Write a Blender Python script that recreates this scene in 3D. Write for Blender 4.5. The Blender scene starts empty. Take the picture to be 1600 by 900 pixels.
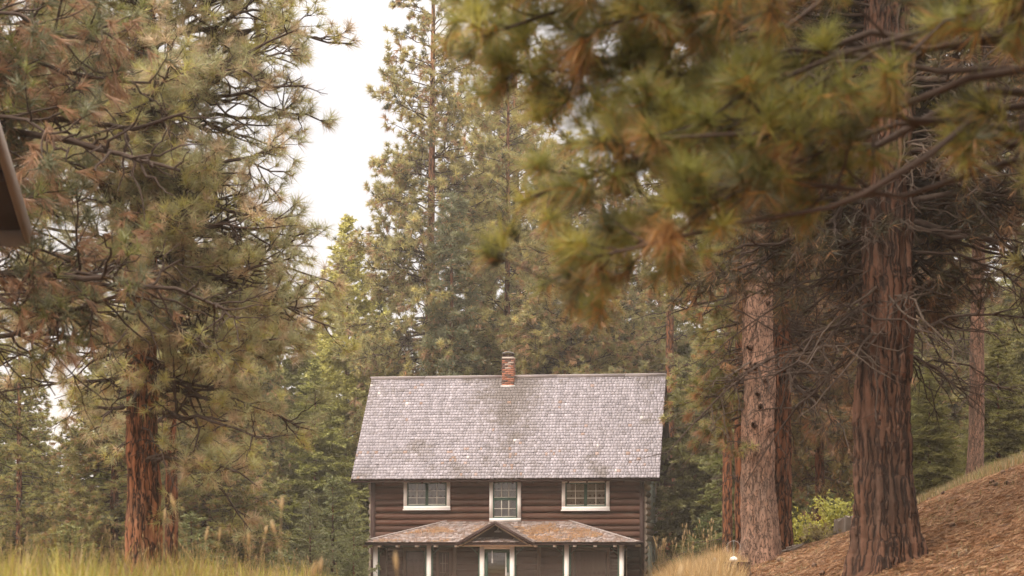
import bpy, math, random
import numpy as np
from mathutils import noise as mnoise, Vector

scene = bpy.context.scene
R = math.radians
# ------------------------------------------------------------------ camera, sky, sun, exposure
# The camera stands at the origin (eye height 1.65 m above the grass) and looks along +Y.
cam_d = bpy.data.cameras.new('camera'); cam = bpy.data.objects.new('camera', cam_d)
scene.collection.objects.link(cam); scene.camera = cam
cam.location = (0, 0, 0); cam.rotation_euler = (R(90), 0, 0)
cam_d.sensor_width = 36; cam_d.lens = 72; cam_d.shift_y = 425 / 1600
cam_d.clip_start = 0.1; cam_d.clip_end = 3000
cam_d.dof.use_dof = True; cam_d.dof.focus_distance = 80; cam_d.dof.aperture_fstop = 3.1

world = bpy.data.worlds.new('World'); scene.world = world; world.use_nodes = True
wt = world.node_tree; wt.nodes.clear()
SUN_EL, SUN_AZ = R(44), R(220)
def wn(t, **k):
    n = wt.nodes.new(t)
    for a, b in k.items(): setattr(n, a, b)
    return n
w_out = wn('ShaderNodeOutputWorld'); w_bg = wn('ShaderNodeBackground'); w_bg.inputs[1].default_value = 0.1
w_sky = wn('ShaderNodeTexSky', sky_type='NISHITA', sun_disc=False, sun_elevation=SUN_EL, sun_rotation=SUN_AZ)
w_tc = wn('ShaderNodeTexCoord'); w_sep = wn('ShaderNodeSeparateXYZ')
w_mr = wn('ShaderNodeMapRange'); w_mr.inputs[1].default_value = 0.22; w_mr.inputs[2].default_value = 1.0
w_mr.inputs[3].default_value = 6.3; w_mr.inputs[4].default_value = 38.0      # an overcast sky is brightest overhead
w_noi = wn('ShaderNodeTexNoise'); w_noi.inputs['Scale'].default_value = 2.2; w_noi.inputs['Detail'].default_value = 4
w_nr = wn('ShaderNodeMapRange'); w_nr.inputs[3].default_value = 0.93; w_nr.inputs[4].default_value = 1.05
w_mul = wn('ShaderNodeMath', operation='MULTIPLY')
w_col = wn('ShaderNodeVectorMath', operation='SCALE')
w_hue = wn('ShaderNodeValToRGB'); w_hue.color_ramp.elements[0].color = (.975, .955, .985, 1); w_hue.color_ramp.elements[1].color = (1, .915, .83, 1)
w_hue.color_ramp.elements[0].position = .22; w_hue.color_ramp.elements[1].position = .5
w_mix = wn('ShaderNodeMix', data_type='RGBA'); w_mix.inputs[0].default_value = 0.95
L = wt.links.new
L(w_tc.outputs['Generated'], w_sep.inputs[0]); L(w_sep.outputs[2], w_mr.inputs[0])
L(w_tc.outputs['Generated'], w_noi.inputs['Vector']); L(w_noi.outputs[0], w_nr.inputs[0])
L(w_sep.outputs[2], w_hue.inputs[0]); L(w_hue.outputs[0], w_col.inputs[0]); L(w_mr.outputs[0], w_mul.inputs[0]); L(w_nr.outputs[0], w_mul.inputs[1]); L(w_mul.outputs[0], w_col.inputs['Scale'])
L(w_sky.outputs[0], w_mix.inputs['A']); L(w_col.outputs[0], w_mix.inputs['B'])
L(w_mix.outputs['Result'], w_bg.inputs[0]); L(w_bg.outputs[0], w_out.inputs[0])

sun_d = bpy.data.lights.new('sun', 'SUN'); sun = bpy.data.objects.new('sun', sun_d)
scene.collection.objects.link(sun)
sun_d.energy = 1.7; sun_d.angle = R(16); sun_d.color = (1.0, 0.90, 0.78)
sd = Vector((math.sin(SUN_AZ) * math.cos(SUN_EL), math.cos(SUN_AZ) * math.cos(SUN_EL), math.sin(SUN_EL)))
sun.rotation_euler = sd.to_track_quat('Z', 'Y').to_euler()

vs = scene.view_settings
vs.view_transform = 'Standard'; vs.look = 'None'; vs.gamma = 1; vs.use_curve_mapping = False
vs.exposure = 0.74
scene.render.engine = 'CYCLES'
cy = scene.cycles
cy.use_denoising = True; cy.max_bounces = 6; cy.diffuse_bounces = 3; cy.glossy_bounces = 2
cy.transmission_bounces = 3; cy.transparent_max_bounces = 8; cy.volume_bounces = 0
cy.sample_clamp_indirect = 4; cy.caustics_reflective = False; cy.caustics_refractive = False
HAZE_DENSITY = 0.0006
HAZE_COLOR = (1.0, 0.90, 0.78)
HZ = 875.0                                   # the horizon's row in the 1600 x 900 photograph
F = 3200.0
def X_(px, y): return (px - 800.0) / F * y
def Z_(py, y): return (HZ - py) / F * y

# ------------------------------------------------------------------ helpers
def link(o): scene.collection.objects.link(o); return o
def tag(o, label=None, cat=None, group=None, kind=None):
    if label: o['label'] = label
    if cat: o['category'] = cat
    if group: o['group'] = group
    if kind: o['kind'] = kind
    return o
def empty(name, loc, rz=0, label=None, cat=None, group=None):
    o = bpy.data.objects.new(name, None); o.empty_display_size = .3; link(o)
    o.location = loc; o.rotation_euler = (0, 0, rz)
    return tag(o, label, cat, group)
class MB:
    """collects vertices, polygons and a tint per vertex; numpy blocks or single shapes"""
    def __init__(s): s.v = []; s.f = []; s.c = []; s.n = 0; s.m = []
    def add(s, V, Fc, col=None, mat=0):
        V = np.asarray(V, dtype=np.float32).reshape(-1, 3); Fc = np.asarray(Fc, dtype=np.int64)
        s.v.append(V); s.f.append(Fc + s.n)
        if col is None: col = (1, 1, 1)
        col = np.asarray(col, dtype=np.float32)
        if col.ndim == 1: col = np.tile(col, (len(V), 1))
        s.c.append(col); s.m.append(np.full(len(Fc), mat, dtype=np.int32)); s.n += len(V)
    def box(s, x0, x1, y0, y1, z0, z1, col=None, jit=0):
        V = np.array([(x, y, z) for x in (x0, x1) for y in (y0, y1) for z in (z0, z1)], dtype=float)
        if jit: V += np.random.default_rng(s.n).normal(0, jit, V.shape)
        s.add(V, BOXF, col)
    def hexa(s, V, col=None): s.add(V, BOXF, col)          # 8 corners in the order x,y,z bits
    def beam(s, a, b, w, h, col=None, up=(0, 0, 1)):
        a = np.array(a, float); b = np.array(b, float); d = b - a; d /= np.linalg.norm(d)
        up = np.array(up, float); sd_ = np.cross(d, up); sd_ /= np.linalg.norm(sd_); u2 = np.cross(sd_, d)
        V = [p + sd_ * i * w / 2 + u2 * j * h / 2 for p in (a, b) for i in (-1, 1) for j in (-1, 1)]
        s.add(V, BOXF, col)
    def build(s, name, mat, parent=None, smooth=False):
        V = np.concatenate(s.v); C = np.concatenate(s.c)
        me = bpy.data.meshes.new(name)
        me.vertices.add(len(V)); me.vertices.foreach_set('co', V.ravel())
        loops = np.concatenate([f.ravel() for f in s.f]); tot = np.concatenate([np.full(len(f), f.shape[1]) for f in s.f])
        start = np.concatenate([[0], np.cumsum(tot)[:-1]])
        me.loops.add(len(loops)); me.loops.foreach_set('vertex_index', loops.astype(np.int32))
        me.polygons.add(len(tot)); me.polygons.foreach_set('loop_start', start.astype(np.int32))
        if smooth: me.polygons.foreach_set('use_smooth', np.ones(len(tot), dtype=bool))
        at = me.attributes.new('tint', 'FLOAT_COLOR', 'POINT')
        at.data.foreach_set('color', np.concatenate([C, np.ones((len(C), 1), np.float32)], 1).ravel())
        mats = mat if isinstance(mat, (list, tuple)) else [mat]
        for m_ in mats: me.materials.append(m_)
        if len(mats) > 1: me.polygons.foreach_set('material_index', np.concatenate(s.m))
        me.update(calc_edges=True); me.validate()
        o = bpy.data.objects.new(name, me); link(o)
        if parent is not None: o.parent = parent
        return o
BOXF = np.array([(0, 1, 3, 2), (4, 6, 7, 5), (0, 4, 5, 1), (2, 3, 7, 6), (0, 2, 6, 4), (1, 5, 7, 3)])
def norm(v): return v / np.maximum(np.linalg.norm(v, axis=-1, keepdims=True), 1e-9)
def tubes(P, Rr, sides=5):
    """n tubes along polylines P (n,k,3) with radii Rr (n,k)"""
    n, k, _ = P.shape
    T = np.empty_like(P); T[:, 1:-1] = P[:, 2:] - P[:, :-2]; T[:, 0] = P[:, 1] - P[:, 0]; T[:, -1] = P[:, -1] - P[:, -2]
    T = norm(T)
    ref = np.where(np.abs(T[..., 2:3]) > .9, np.array([1., 0, 0]), np.array([0, 0, 1.]))
    A = norm(np.cross(T, ref)); B = np.cross(T, A)
    th = np.arange(sides) * 2 * np.pi / sides
    V = P[:, :, None] + Rr[:, :, None, None] * (A[:, :, None] * np.cos(th)[:, None] + B[:, :, None] * np.sin(th)[:, None])
    i = np.arange(n)[:, None, None] * k * sides; j = np.arange(k - 1)[None, :, None] * sides; s = np.arange(sides)[None, None]
    s2 = (s + 1) % sides
    Fq = np.stack([i + j + s, i + j + s2, i + j + sides + s2, i + j + sides + s], -1).reshape(-1, 4)
    return V.reshape(-1, 3), Fq
def bez(P0, P1, P2, k):
    t = np.linspace(0, 1, k)[None, :, None]
    return (1 - t) ** 2 * P0[:, None] + 2 * t * (1 - t) * P1[:, None] + t ** 2 * P2[:, None]
def wobble(P, amp, rng):
    n, k, _ = P.shape
    w = rng.normal(0, 1, (n, k, 3)); w[:, 0] = 0
    w = np.cumsum(w, 1) / math.sqrt(k)
    return P + w * np.asarray(amp).reshape(-1, 1, 1)
def lerp_on(P, idx, t):
    k = P.shape[1]; x = t * (k - 1); i = np.minimum(x.astype(int), k - 2); f = (x - i)[:, None]
    a = P[idx, i]; b = P[idx, i + 1]
    return a * (1 - f) + b * f, norm(b - a)
def children(P, Rr, Ls, per_m, t0, t1, lenf, ang, lift, k, rng, flat=.6, minlen=.1, wob=.08):
    """side shoots off parents P; returns polylines, radii, lengths, parent idx"""
    cnt = np.maximum(1, np.round(Ls * per_m * rng.uniform(.7, 1.3, len(Ls)))).astype(int)
    idx = np.repeat(np.arange(len(Ls)), cnt)
    t = rng.uniform(t0 if np.isscalar(t0) else t0[idx], t1, len(idx))
    b, T = lerp_on(P, idx, t)
    side = norm(np.cross(T, np.array([0, 0, 1.])) + 1e-6) * rng.choice([-1, 1], len(idx))[:, None]
    vert = norm(np.cross(side, T))
    roll = rng.normal(0, 1 - flat, len(idx))[:, None] * 1.6
    S = norm(side * np.cos(roll) + vert * np.sin(roll))
    a = np.radians(rng.uniform(ang[0], ang[1], len(idx)))[:, None]
    D = norm(T * np.cos(a) + S * np.sin(a))
    ln = np.maximum(minlen, lenf(Ls[idx], t) * rng.uniform(.6, 1.3, len(idx)))
    P2 = b + D * ln[:, None]; P2[:, 2] += lift * ln * rng.uniform(.4, 1.5, len(idx))
    P1 = b + D * ln[:, None] * .5; P1[:, 2] -= .04 * ln
    C = wobble(bez(b, P1, P2, k), ln * wob, rng)
    r_at = Rr[idx, np.minimum((t * (Rr.shape[1] - 1)).astype(int), Rr.shape[1] - 1)]
    r0 = np.minimum(r_at * .7, .012 + .012 * ln)
    Rc = r0[:, None] * np.linspace(1, .35, k)[None]
    return C, Rc, ln, idx
def tufts(pos, D, ln, nn, w, spread, col, rng, back=.5, droop=0.0, colj=.18, old=0.0, oldcol=(.45, .22, .08)):
    """brushes of needles: each needle one slender triangle"""
    n = len(pos)
    ref = np.where(np.abs(D[:, 2:3]) > .9, np.array([1., 0, 0]), np.array([0, 0, 1.]))
    A = norm(np.cross(D, ref)); B = np.cross(D, A)
    th = rng.uniform(0, 2 * np.pi, (n, nn)); ph = np.radians(spread[:, None] * np.sqrt(rng.uniform(.02, 1, (n, nn))))
    N = D[:, None] * np.cos(ph)[..., None] + (A[:, None] * np.cos(th)[..., None] + B[:, None] * np.sin(th)[..., None]) * np.sin(ph)[..., None]
    N[..., 2] -= droop if np.isscalar(droop) else droop[:, None]
    N = norm(N)
    l = ln[:, None] * rng.uniform(.7, 1.15, (n, nn))
    base = pos[:, None] - D[:, None] * (ln[:, None] * back * rng.uniform(0, 1, (n, nn)))[..., None]
    Wv = norm(np.cross(N, norm(rng.normal(0, 1, (n, nn, 3))))) * (w / 2)
    V = np.stack([base - Wv, base + Wv, base + N * l[..., None]], 2).reshape(-1, 3)
    Fc = np.arange(n * nn * 3).reshape(-1, 3)
    c = col[:, None, :] * rng.uniform(1 - colj, 1 + colj, (n, nn, 1))
    if old:                                   # last year's needles: the outermost and lowest ones are orange
        m_ = rng.uniform(0, 1, (n, nn)) < old * np.clip(.4 - 1.6 * N[..., 2] , .1, 2.2)
        c[m_] = np.array(oldcol) * rng.uniform(.7, 1.2, (int(m_.sum()), 1))
    c = np.repeat(c.reshape(-1, 3), 3, axis=0)
    return V, Fc, c

# ------------------------------------------------------------------ materials
def newmat(name):
    m = bpy.data.materials.new(name); m.use_nodes = True; nt = m.node_tree; nt.nodes.clear()
    return m, nt
class N:
    def __init__(s, nt): s.nt = nt
    def __call__(s, t, ins=None, **k):
        n = s.nt.nodes.new(t)
        for a, b in k.items(): setattr(n, a, b)
        for a, b in (ins or {}).items():
            if hasattr(b, 'is_output') or isinstance(b, bpy.types.NodeSocket): s.nt.links.new(b, n.inputs[a])
            else: n.inputs[a].default_value = b
        return n
def attr(n): return n('ShaderNodeAttribute', attribute_name='tint').outputs['Color']
def ramp(n, fac, stops):
    r = n('ShaderNodeValToRGB', {'Fac': fac}); e = r.color_ramp.elements
    while len(e) < len(stops): e.new(.5)
    for q, (p, c) in zip(e, stops): q.position = p; q.color = (*c, 1) if len(c) == 3 else c
    return r.outputs[0]
def mixc(n, f, a, b, mode='MIX'):
    m = n('ShaderNodeMix', data_type='RGBA', blend_type=mode)
    for i, v in ((0, f), ('A', a), ('B', b)):
        if isinstance(v, bpy.types.NodeSocket): n.nt.links.new(v, m.inputs[i])
        else: m.inputs[i].default_value = v if i == 0 else (*v, 1)
    return m.outputs['Result']
def foliage_mat(name, trans=.48, gloss=.05):
    m, nt = newmat(name); n = N(nt)
    c = mixc(n, 1.0, attr(n), n('ShaderNodeObjectInfo').outputs['Color'], 'MULTIPLY')
    d = n('ShaderNodeBsdfDiffuse', {'Color': c}); t = n('ShaderNodeBsdfTranslucent', {'Color': c})
    g = n('ShaderNodeBsdfGlossy', {'Roughness': .5, 'Color': (.8, .8, .8, 1)})
    a = n('ShaderNodeMixShader', {0: trans, 1: d.outputs[0], 2: t.outputs[0]})
    b = n('ShaderNodeMixShader', {0: gloss, 1: a.outputs[0], 2: g.outputs[0]})
    n('ShaderNodeOutputMaterial', {0: b.outputs[0]}); return m
def bark_mat(name, plate=(.20, .10, .06), plate2=(.30, .16, .10), fissure=(.035, .018, .012), sc=(7, 7, 1.2), bump=.5, width=.06):
    m, nt = newmat(name); n = N(nt)
    tc = n('ShaderNodeTexCoord').outputs['Object']
    nz0 = n('ShaderNodeTexNoise', {'Vector': tc, 'Scale': 3.0, 'Detail': 3.0})
    warp = n('ShaderNodeVectorMath', {0: nz0.outputs['Color'], 1: (.10, .10, .25)}, operation='MULTIPLY')
    vec = n('ShaderNodeVectorMath', {0: tc, 1: warp.outputs[0]}, operation='ADD')
    mp = n('ShaderNodeMapping', {'Vector': vec.outputs[0], 'Scale': sc})
    rn = n('ShaderNodeTexNoise', {'Vector': mp.outputs[0], 'Scale': 1.0, 'Detail': 2.0, 'Roughness': .55})
    ab = n('ShaderNodeMath', {0: n('ShaderNodeMath', {0: rn.outputs[0], 1: -.5}, operation='ADD').outputs[0]}, operation='ABSOLUTE')
    vc = n('ShaderNodeTexVoronoi', {'Vector': mp.outputs[0], 'Scale': 1.0}, feature='F1')
    mp2 = n('ShaderNodeMapping', {'Vector': tc, 'Scale': (30, 30, 6)})
    nz = n('ShaderNodeTexNoise', {'Vector': mp2.outputs[0], 'Scale': 1.0, 'Detail': 5.0, 'Roughness': .7})
    nb = n('ShaderNodeTexNoise', {'Vector': tc, 'Scale': .9, 'Detail': 2.0})
    pl = mixc(n, nz.outputs[0], plate, plate2)
    hue = ramp(n, n('ShaderNodeSeparateColor', {0: vc.outputs['Color']}).outputs[0], [(0, (.65, .62, .62)), (.5, (1, 1, 1)), (1, (1.25, 1.1, 1.0))])
    pl = mixc(n, 1.0, pl, hue, 'MULTIPLY')
    pl = mixc(n, ramp(n, nb.outputs[0], [(.35, (0, 0, 0)), (.7, (1, 1, 1))]), pl, tuple(min(1, x * k) for x, k in zip(plate2, (1.15, .95, .85))))
    dd = n('ShaderNodeMath', {0: nz.outputs[0], 1: -.03, 2: ab.outputs[0]}, operation='MULTIPLY_ADD')
    fz = ramp(n, dd.outputs[0], [(0.0, (0, 0, 0)), (width, (1, 1, 1))])
    col = mixc(n, fz, fissure, pl)
    col = mixc(n, 1.0, col, attr(n), 'MULTIPLY')
    col = mixc(n, 1.0, col, n('ShaderNodeObjectInfo').outputs['Color'], 'MULTIPLY')
    hgt = n('ShaderNodeMath', {0: fz, 1: nz.outputs[0]}, operation='ADD')
    bp = n('ShaderNodeBump', {'Height': hgt.outputs[0], 'Strength': bump, 'Distance': .03})
    p = n('ShaderNodeBsdfPrincipled', {'Base Color': col, 'Roughness': .9, 'Normal': bp.outputs[0]})
    p.inputs['Specular IOR Level'].default_value = .2
    n('ShaderNodeOutputMaterial', {0: p.outputs[0]}); return m
def plain_mat(name, col, rough=.75, var=.25, scale=6.0, stretch=(1, 1, 1), dirt=None, dirt_amt=.35, bump=.15, use_attr=False, spec=.3):
    m, nt = newmat(name); n = N(nt)
    tc = n('ShaderNodeTexCoord').outputs['Object']
    mp = n('ShaderNodeMapping', {'Vector': tc, 'Scale': stretch})
    nz = n('ShaderNodeTexNoise', {'Vector': mp.outputs[0], 'Scale': scale, 'Detail': 6.0, 'Roughness': .65})
    c = mixc(n, nz.outputs[0], tuple(x * (1 - var) for x in col), tuple(min(1, x * (1 + var)) for x in col))
    if dirt:
        n2 = n('ShaderNodeTexNoise', {'Vector': tc, 'Scale': scale * .3, 'Detail': 5.0, 'Roughness': .7})
        f = n('ShaderNodeMath', {0: ramp(n, n2.outputs[0], [(.45, (0, 0, 0)), (.7, (1, 1, 1))]), 1: dirt_amt}, operation='MULTIPLY')
        c = mixc(n, f.outputs[0], c, dirt)
    if use_attr: c = mixc(n, 1.0, c, attr(n), 'MULTIPLY')
    bp = n('ShaderNodeBump', {'Height': nz.outputs[0], 'Strength': bump, 'Distance': .02})
    p = n('ShaderNodeBsdfPrincipled', {'Base Color': c, 'Roughness': rough, 'Normal': bp.outputs[0]})
    p.inputs['Specular IOR Level'].default_value = spec
    n('ShaderNodeOutputMaterial', {0: p.outputs[0]}); return m

M = {}
M['needles'] = foliage_mat('pine_needles')
M['fir'] = foliage_mat('fir_needles', .25, .04)
M['leaf'] = foliage_mat('shrub_leaves', .4, .05)
M['grass'] = foliage_mat('dry_grass', .35, .05)
M['bark'] = bark_mat('ponderosa_bark')
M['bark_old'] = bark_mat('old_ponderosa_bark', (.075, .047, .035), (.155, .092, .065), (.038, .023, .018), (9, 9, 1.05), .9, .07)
M['bark_red'] = bark_mat('red_ponderosa_bark', (.19, .088, .048), (.33, .165, .092), (.042, .022, .015), (11, 11, 1.9), .9, .055)
M['bark_pale'] = bark_mat('flaky_pale_bark', (.19, .120, .088), (.29, .200, .155), (.08, .05, .038), (22, 22, 6), .6, .045)
M['twig'] = plain_mat('twig_bark', (.055, .036, .027), .9, .35, 9)
M['dead_twig'] = plain_mat('dead_twig_bark', (.095, .068, .052), .9, .35, 9)
M['log_front'] = plain_mat('stained_logs', (.056, .021, .013), .55, .35, 3.0, (.6, 3, 3), (.10, .055, .036), .45, .25, True, .18)
M['log_side'] = plain_mat('weathered_logs', (.44, .385, .335), .8, .3, 3.0, (3, .6, 3), (.13, .10, .08), .4, .25, True)
M['dark_wood'] = plain_mat('dark_brown_boards', (.042, .020, .016), .7, .3, 4, (2, 2, .5))
M['white'] = plain_mat('white_painted_wood', (.80, .75, .71), .5, .06, 5, (1, 1, 1), (.5, .44, .38), .35, .05)
M['cream'] = plain_mat('cream_painted_wood', (.50, .42, .32), .6, .12, 5)
M['tan'] = plain_mat('tan_wood', (.26, .19, .13), .7, .2, 5)
M['green'] = plain_mat('green_painted_wood', (.042, .080, .058), .5, .12, 6)
M['grey_green'] = plain_mat('grey_green_trim', (.28, .31, .27), .6, .12, 6)
M['muntin'] = plain_mat('pale_muntins', (.62, .55, .46), .6, .08, 6)
M['curtain'] = plain_mat('beige_curtain', (.20, .16, .13), .9, .2, 3, (8, 1, .6))
M['shingle'] = plain_mat('cedar_shingles', (1, 1, 1), .85, .14, 9, (1, 1, 1), None, 0, .2, True, .2)
M['metal'] = plain_mat('galvanised_metal', (.42, .40, .39), .45, .1, 8)
M['mortar'] = plain_mat('brick_mortar', (.30, .25, .21), .9, .2, 20)
M['brick'] = plain_mat('red_brick', (1, 1, 1), .9, .15, 30, use_attr=True)
M['rock'] = plain_mat('pale_rock', (.33, .29, .24), .9, .3, 9)
M['stump_bark'] = bark_mat('stump_bark', (.14, .09, .06), (.22, .15, .11), (.03, .02, .015), (9, 9, 1.5), .6)
M['stump_top'] = plain_mat('cut_wood', (.36, .25, .15), .8, .25, 12)
M['grey_wood'] = plain_mat('silvery_dead_wood', (.17, .135, .11), .85, .25, 6, (1, 1, 4))
M['soffit'] = plain_mat('brown_soffit_boards', (.075, .032, .018), .7, .3, 3, (6, .7, 1))
M['fascia'] = plain_mat('grey_weathered_fascia', (.27, .23, .205), .8, .25, 4, (1, .4, 1))
M['litter'] = foliage_mat('fallen_needles', .15, .03)

m, nt = newmat('porch_screen_mesh'); n = N(nt)
tr = n('ShaderNodeBsdfTransparent'); df = n('ShaderNodeBsdfDiffuse', {'Color': (.085, .062, .052, 1)})
mx = n('ShaderNodeMixShader', {0: .62, 1: tr.outputs[0], 2: df.outputs[0]}); n('ShaderNodeOutputMaterial', {0: mx.outputs[0]}); M['screen'] = m
m, nt = newmat('window_glass'); n = N(nt)
tr = n('ShaderNodeBsdfTransparent', {'Color': (.8, .8, .78, 1)}); gl = n('ShaderNodeBsdfGlossy', {'Roughness': .04, 'Color': (.9, .9, .9, 1)})
fr = n('ShaderNodeFresnel', {'IOR': 1.5}); ad = n('ShaderNodeMath', {0: fr.outputs[0], 1: .04}, operation='ADD')
mx = n('ShaderNodeMixShader', {0: ad.outputs[0], 1: tr.outputs[0], 2: gl.outputs[0]}); n('ShaderNodeOutputMaterial', {0: mx.outputs[0]}); M['glass'] = m

m, nt = newmat('forest_floor'); n = N(nt)
tc = n('ShaderNodeTexCoord').outputs['Object']
a = n('ShaderNodeTexNoise', {'Vector': tc, 'Scale': .7, 'Detail': 7.0, 'Roughness': .6})
b = n('ShaderNodeTexNoise', {'Vector': tc, 'Scale': 22.0, 'Detail': 8.0, 'Roughness': .7})
c1 = ramp(n, b.outputs[0], [(.3, (.09, .042, .025)), (.5, (.20, .100, .055)), (.75, (.32, .18, .105))])
c2 = ramp(n, b.outputs[0], [(.3, (.08, .07, .03)), (.7, (.24, .19, .08))])
col = mixc(n, ramp(n, a.outputs[0], [(.52, (0, 0, 0)), (.66, (.8, .8, .8))]), c1, c2)
bp = n('ShaderNodeBump', {'Height': b.outputs[0], 'Strength': .4, 'Distance': .03})
p = n('ShaderNodeBsdfPrincipled', {'Base Color': col, 'Roughness': .95, 'Normal': bp.outputs[0]}); p.inputs['Specular IOR Level'].default_value = .1
n('ShaderNodeOutputMaterial', {0: p.outputs[0]}); M['ground'] = m

# ------------------------------------------------------------------ terrain
def sst(a, b, x):
    t = np.clip((x - a) / (b - a), 0, 1); return t * t * (3 - 2 * t)
def hgt(x, y):
    x = np.asarray(x, float); y = np.asarray(y, float)
    base = -1.65 - .25 * sst(8, 60, y)
    x0 = .1 * np.maximum(0, y - 36) + .38 * np.maximum(0, y - 56) + .2 * np.maximum(0, 36 - y)
    u = x - x0 - .2; u = np.where(u > 4, 4 + (u - 4) * .98, u)
    sp = np.log1p(np.exp(np.clip(u * 2.2, -30, 30))) / 2.2
    rise = .355 * sp + .0065 * np.minimum(sp, 14) ** 2
    rise = 9 * np.tanh(rise / 9) * sst(6, 26, y)
    bank = 1.08 * sst(-.6, -3.2, x + .035 * (y - 12)) * sst(5, 12, y) * sst(75, 46, y)
    bumps = .06 * np.sin(x * 1.3 + y * .4) * np.sin(y * .9 - x * .3) + .03 * np.sin(x * 3.1 + 1) * np.sin(y * 2.3)
    mound = sum(.16 * np.exp(-((x - a) ** 2 + (y - b) ** 2) / .9) for a, b in ((5.484, 30), (4.825, 40), (5.485, 42.5), (12.46, 55)))
    return base + rise + bank + mound + bumps * sst(6, 14, y)
xs = np.concatenate([np.linspace(-700, -60, 12), np.linspace(-50, -14, 24), np.linspace(-13, 20, 160), np.linspace(21, 60, 26), np.linspace(80, 700, 12)])
ys = np.concatenate([np.linspace(-300, -20, 8), np.linspace(-10, 8, 12), np.linspace(9, 66, 170), np.linspace(68, 130, 30), np.linspace(150, 900, 14)])
GX, GY = np.meshgrid(xs, ys); GZ = hgt(GX, GY)
nx, ny = len(xs), len(ys); i = np.arange(nx - 1)[None]; j = np.arange(ny - 1)[:, None]
gb = MB(); gb.add(np.stack([GX, GY, GZ], -1).reshape(-1, 3), np.stack([j * nx + i, j * nx + i + 1, (j + 1) * nx + i + 1, (j + 1) * nx + i], -1).reshape(-1, 4))
tag(gb.build('ground', M['ground'], smooth=True), kind='structure')

# ------------------------------------------------------------------ the log house
TH = R(7.8); HB = -1.9
house = empty('log_house', (-6.31, 80.8, HB), -TH, 'two storey dark brown log house with steep grey shingle roof and screened porch', 'house')
ct, st_ = math.cos(TH), math.sin(TH)
def uof(px, v):
    k = (px - 800) / F       # X = -6.31 + u ct + v st ; Y = 80.8 - u st + v ct
    return (k * (80.8 + v * ct) + 6.31 - v * st_) / (ct + k * st_)
def zof(py, u, v): return (HZ - py) / F * (80.8 - u * st_ + v * ct) - HB
rng = np.random.default_rng(5)
UL, UR, VF, VB = .645, 11.47, .6, 7.4
EZ, RZ, RUN = 5.12, 9.40, 4.0
SL = (RZ - EZ) / RUN
def roof_z(v): return EZ + SL * (v if v <= RUN else 2 * RUN - v)
def log_rows(mb, axis, a0, a1, c, z0, z1, pitch, r, seed, limit=None):
    """courses of round logs; axis 'u' (runs along u at depth c) or 'v' (along v at u=c)"""
    g = np.random.default_rng(seed); z = z0; row = 0
    while z < z1:
        rr = r * g.uniform(.94, 1.08); s0, s1 = a0, a1
        if limit: s0, s1 = limit(z)
        if s1 - s0 < .3: break
        k = 14; t = np.linspace(s0, s1, k); ta = g.uniform(-.012, .012); w = np.cumsum(g.normal(0, .003, k))
        zz = z + w + g.normal(0, .006); rad = rr + np.linspace(-ta, ta, k) + g.normal(0, .0025, k)
        oth = np.full(k, c) + np.cumsum(g.normal(0, .002, k))
        P = np.stack([t, oth, zz], 1) if axis == 'u' else np.stack([oth, t, zz], 1)
        V, Fc = tubes(P[None], rad[None], 14)
        b = g.uniform(.6, 1.45); mb.add(V, Fc, (b * g.uniform(.95, 1.08), b, b * g.uniform(.92, 1.04)))
        for e, sg in ((0, 1), (k - 1, -1)):      # sawn ends
            ring = np.arange(14) + e * 14
            mb.add(V[ring], np.array([list(range(14))]), (b * .8, b * .75, b * .7))
        z += pitch * g.uniform(.95, 1.05); row += 1
mb = MB(); log_rows(mb, 'u', UL + .12, UR - .12, VF + .14, .12, 5.6, .252, .136, 1)
mb.box(UL + .1, UR - .1, VF + .16, VF + .26, 0, 5.6, (.2, .17, .15))  # dark backing: the shade between the logs is put into its colour
mb.build('front_wall', M['log_front'], house, True)
mb = MB(); log_rows(mb, 'v', VF + .1, VB, UR - .01, .0, 9.0, .252, .130, 2, lambda z: (max(VF + .1, (z - EZ) / SL + .1), min(VB, 8 - (z - EZ) / SL - .1)) if z > 5.5 else (VF + .12, VB))
mb.add([(UR - .06, VF + .2, 0), (UR - .06, VB, 0), (UR - .06, VB, 5.6), (UR - .06, 4, 9.3), (UR - .06, VF + .2, 5.6)], [[0, 1, 2, 3, 4]], (.16, .14, .13))  # backing tinted dark, painting shade into the gaps between side logs
mb.build('side_wall', M['log_side'], house, True)
mb = MB(); log_rows(mb, 'v', VF + .1, VB, UL + .02, .0, 9.0, .252, .15, 3, lambda z: (max(VF + .1, (z - EZ) / SL + .1), min(VB, 8 - (z - EZ) / SL - .1)) if z > 5.5 else (VF + .12, VB))
mb.add([(UL + .06, VF + .2, 0), (UL + .06, VB, 0), (UL + .06, VB, 5.6), (UL + .06, 4, 9.3), (UL + .06, VF + .2, 5.6)], [[0, 1, 2, 3, 4]], (.4, .35, .33))
mb.build('side_wall', M['log_side'], house, True)
mb = MB(); log_rows(mb, 'u', UL + .12, UR - .12, VB - .14, .12, 5.6, .252, .145, 4); mb.build('back_wall', M['log_front'], house, True)
for u0, u1 in ((UL - .02, UL + .16), (UR - .16, UR + .02)):
    mb = MB(); mb.box(u0, u1, VF - .035, VF + .14, 0, 5.55); mb.build('corner_board', M['dark_wood'], house)

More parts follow.
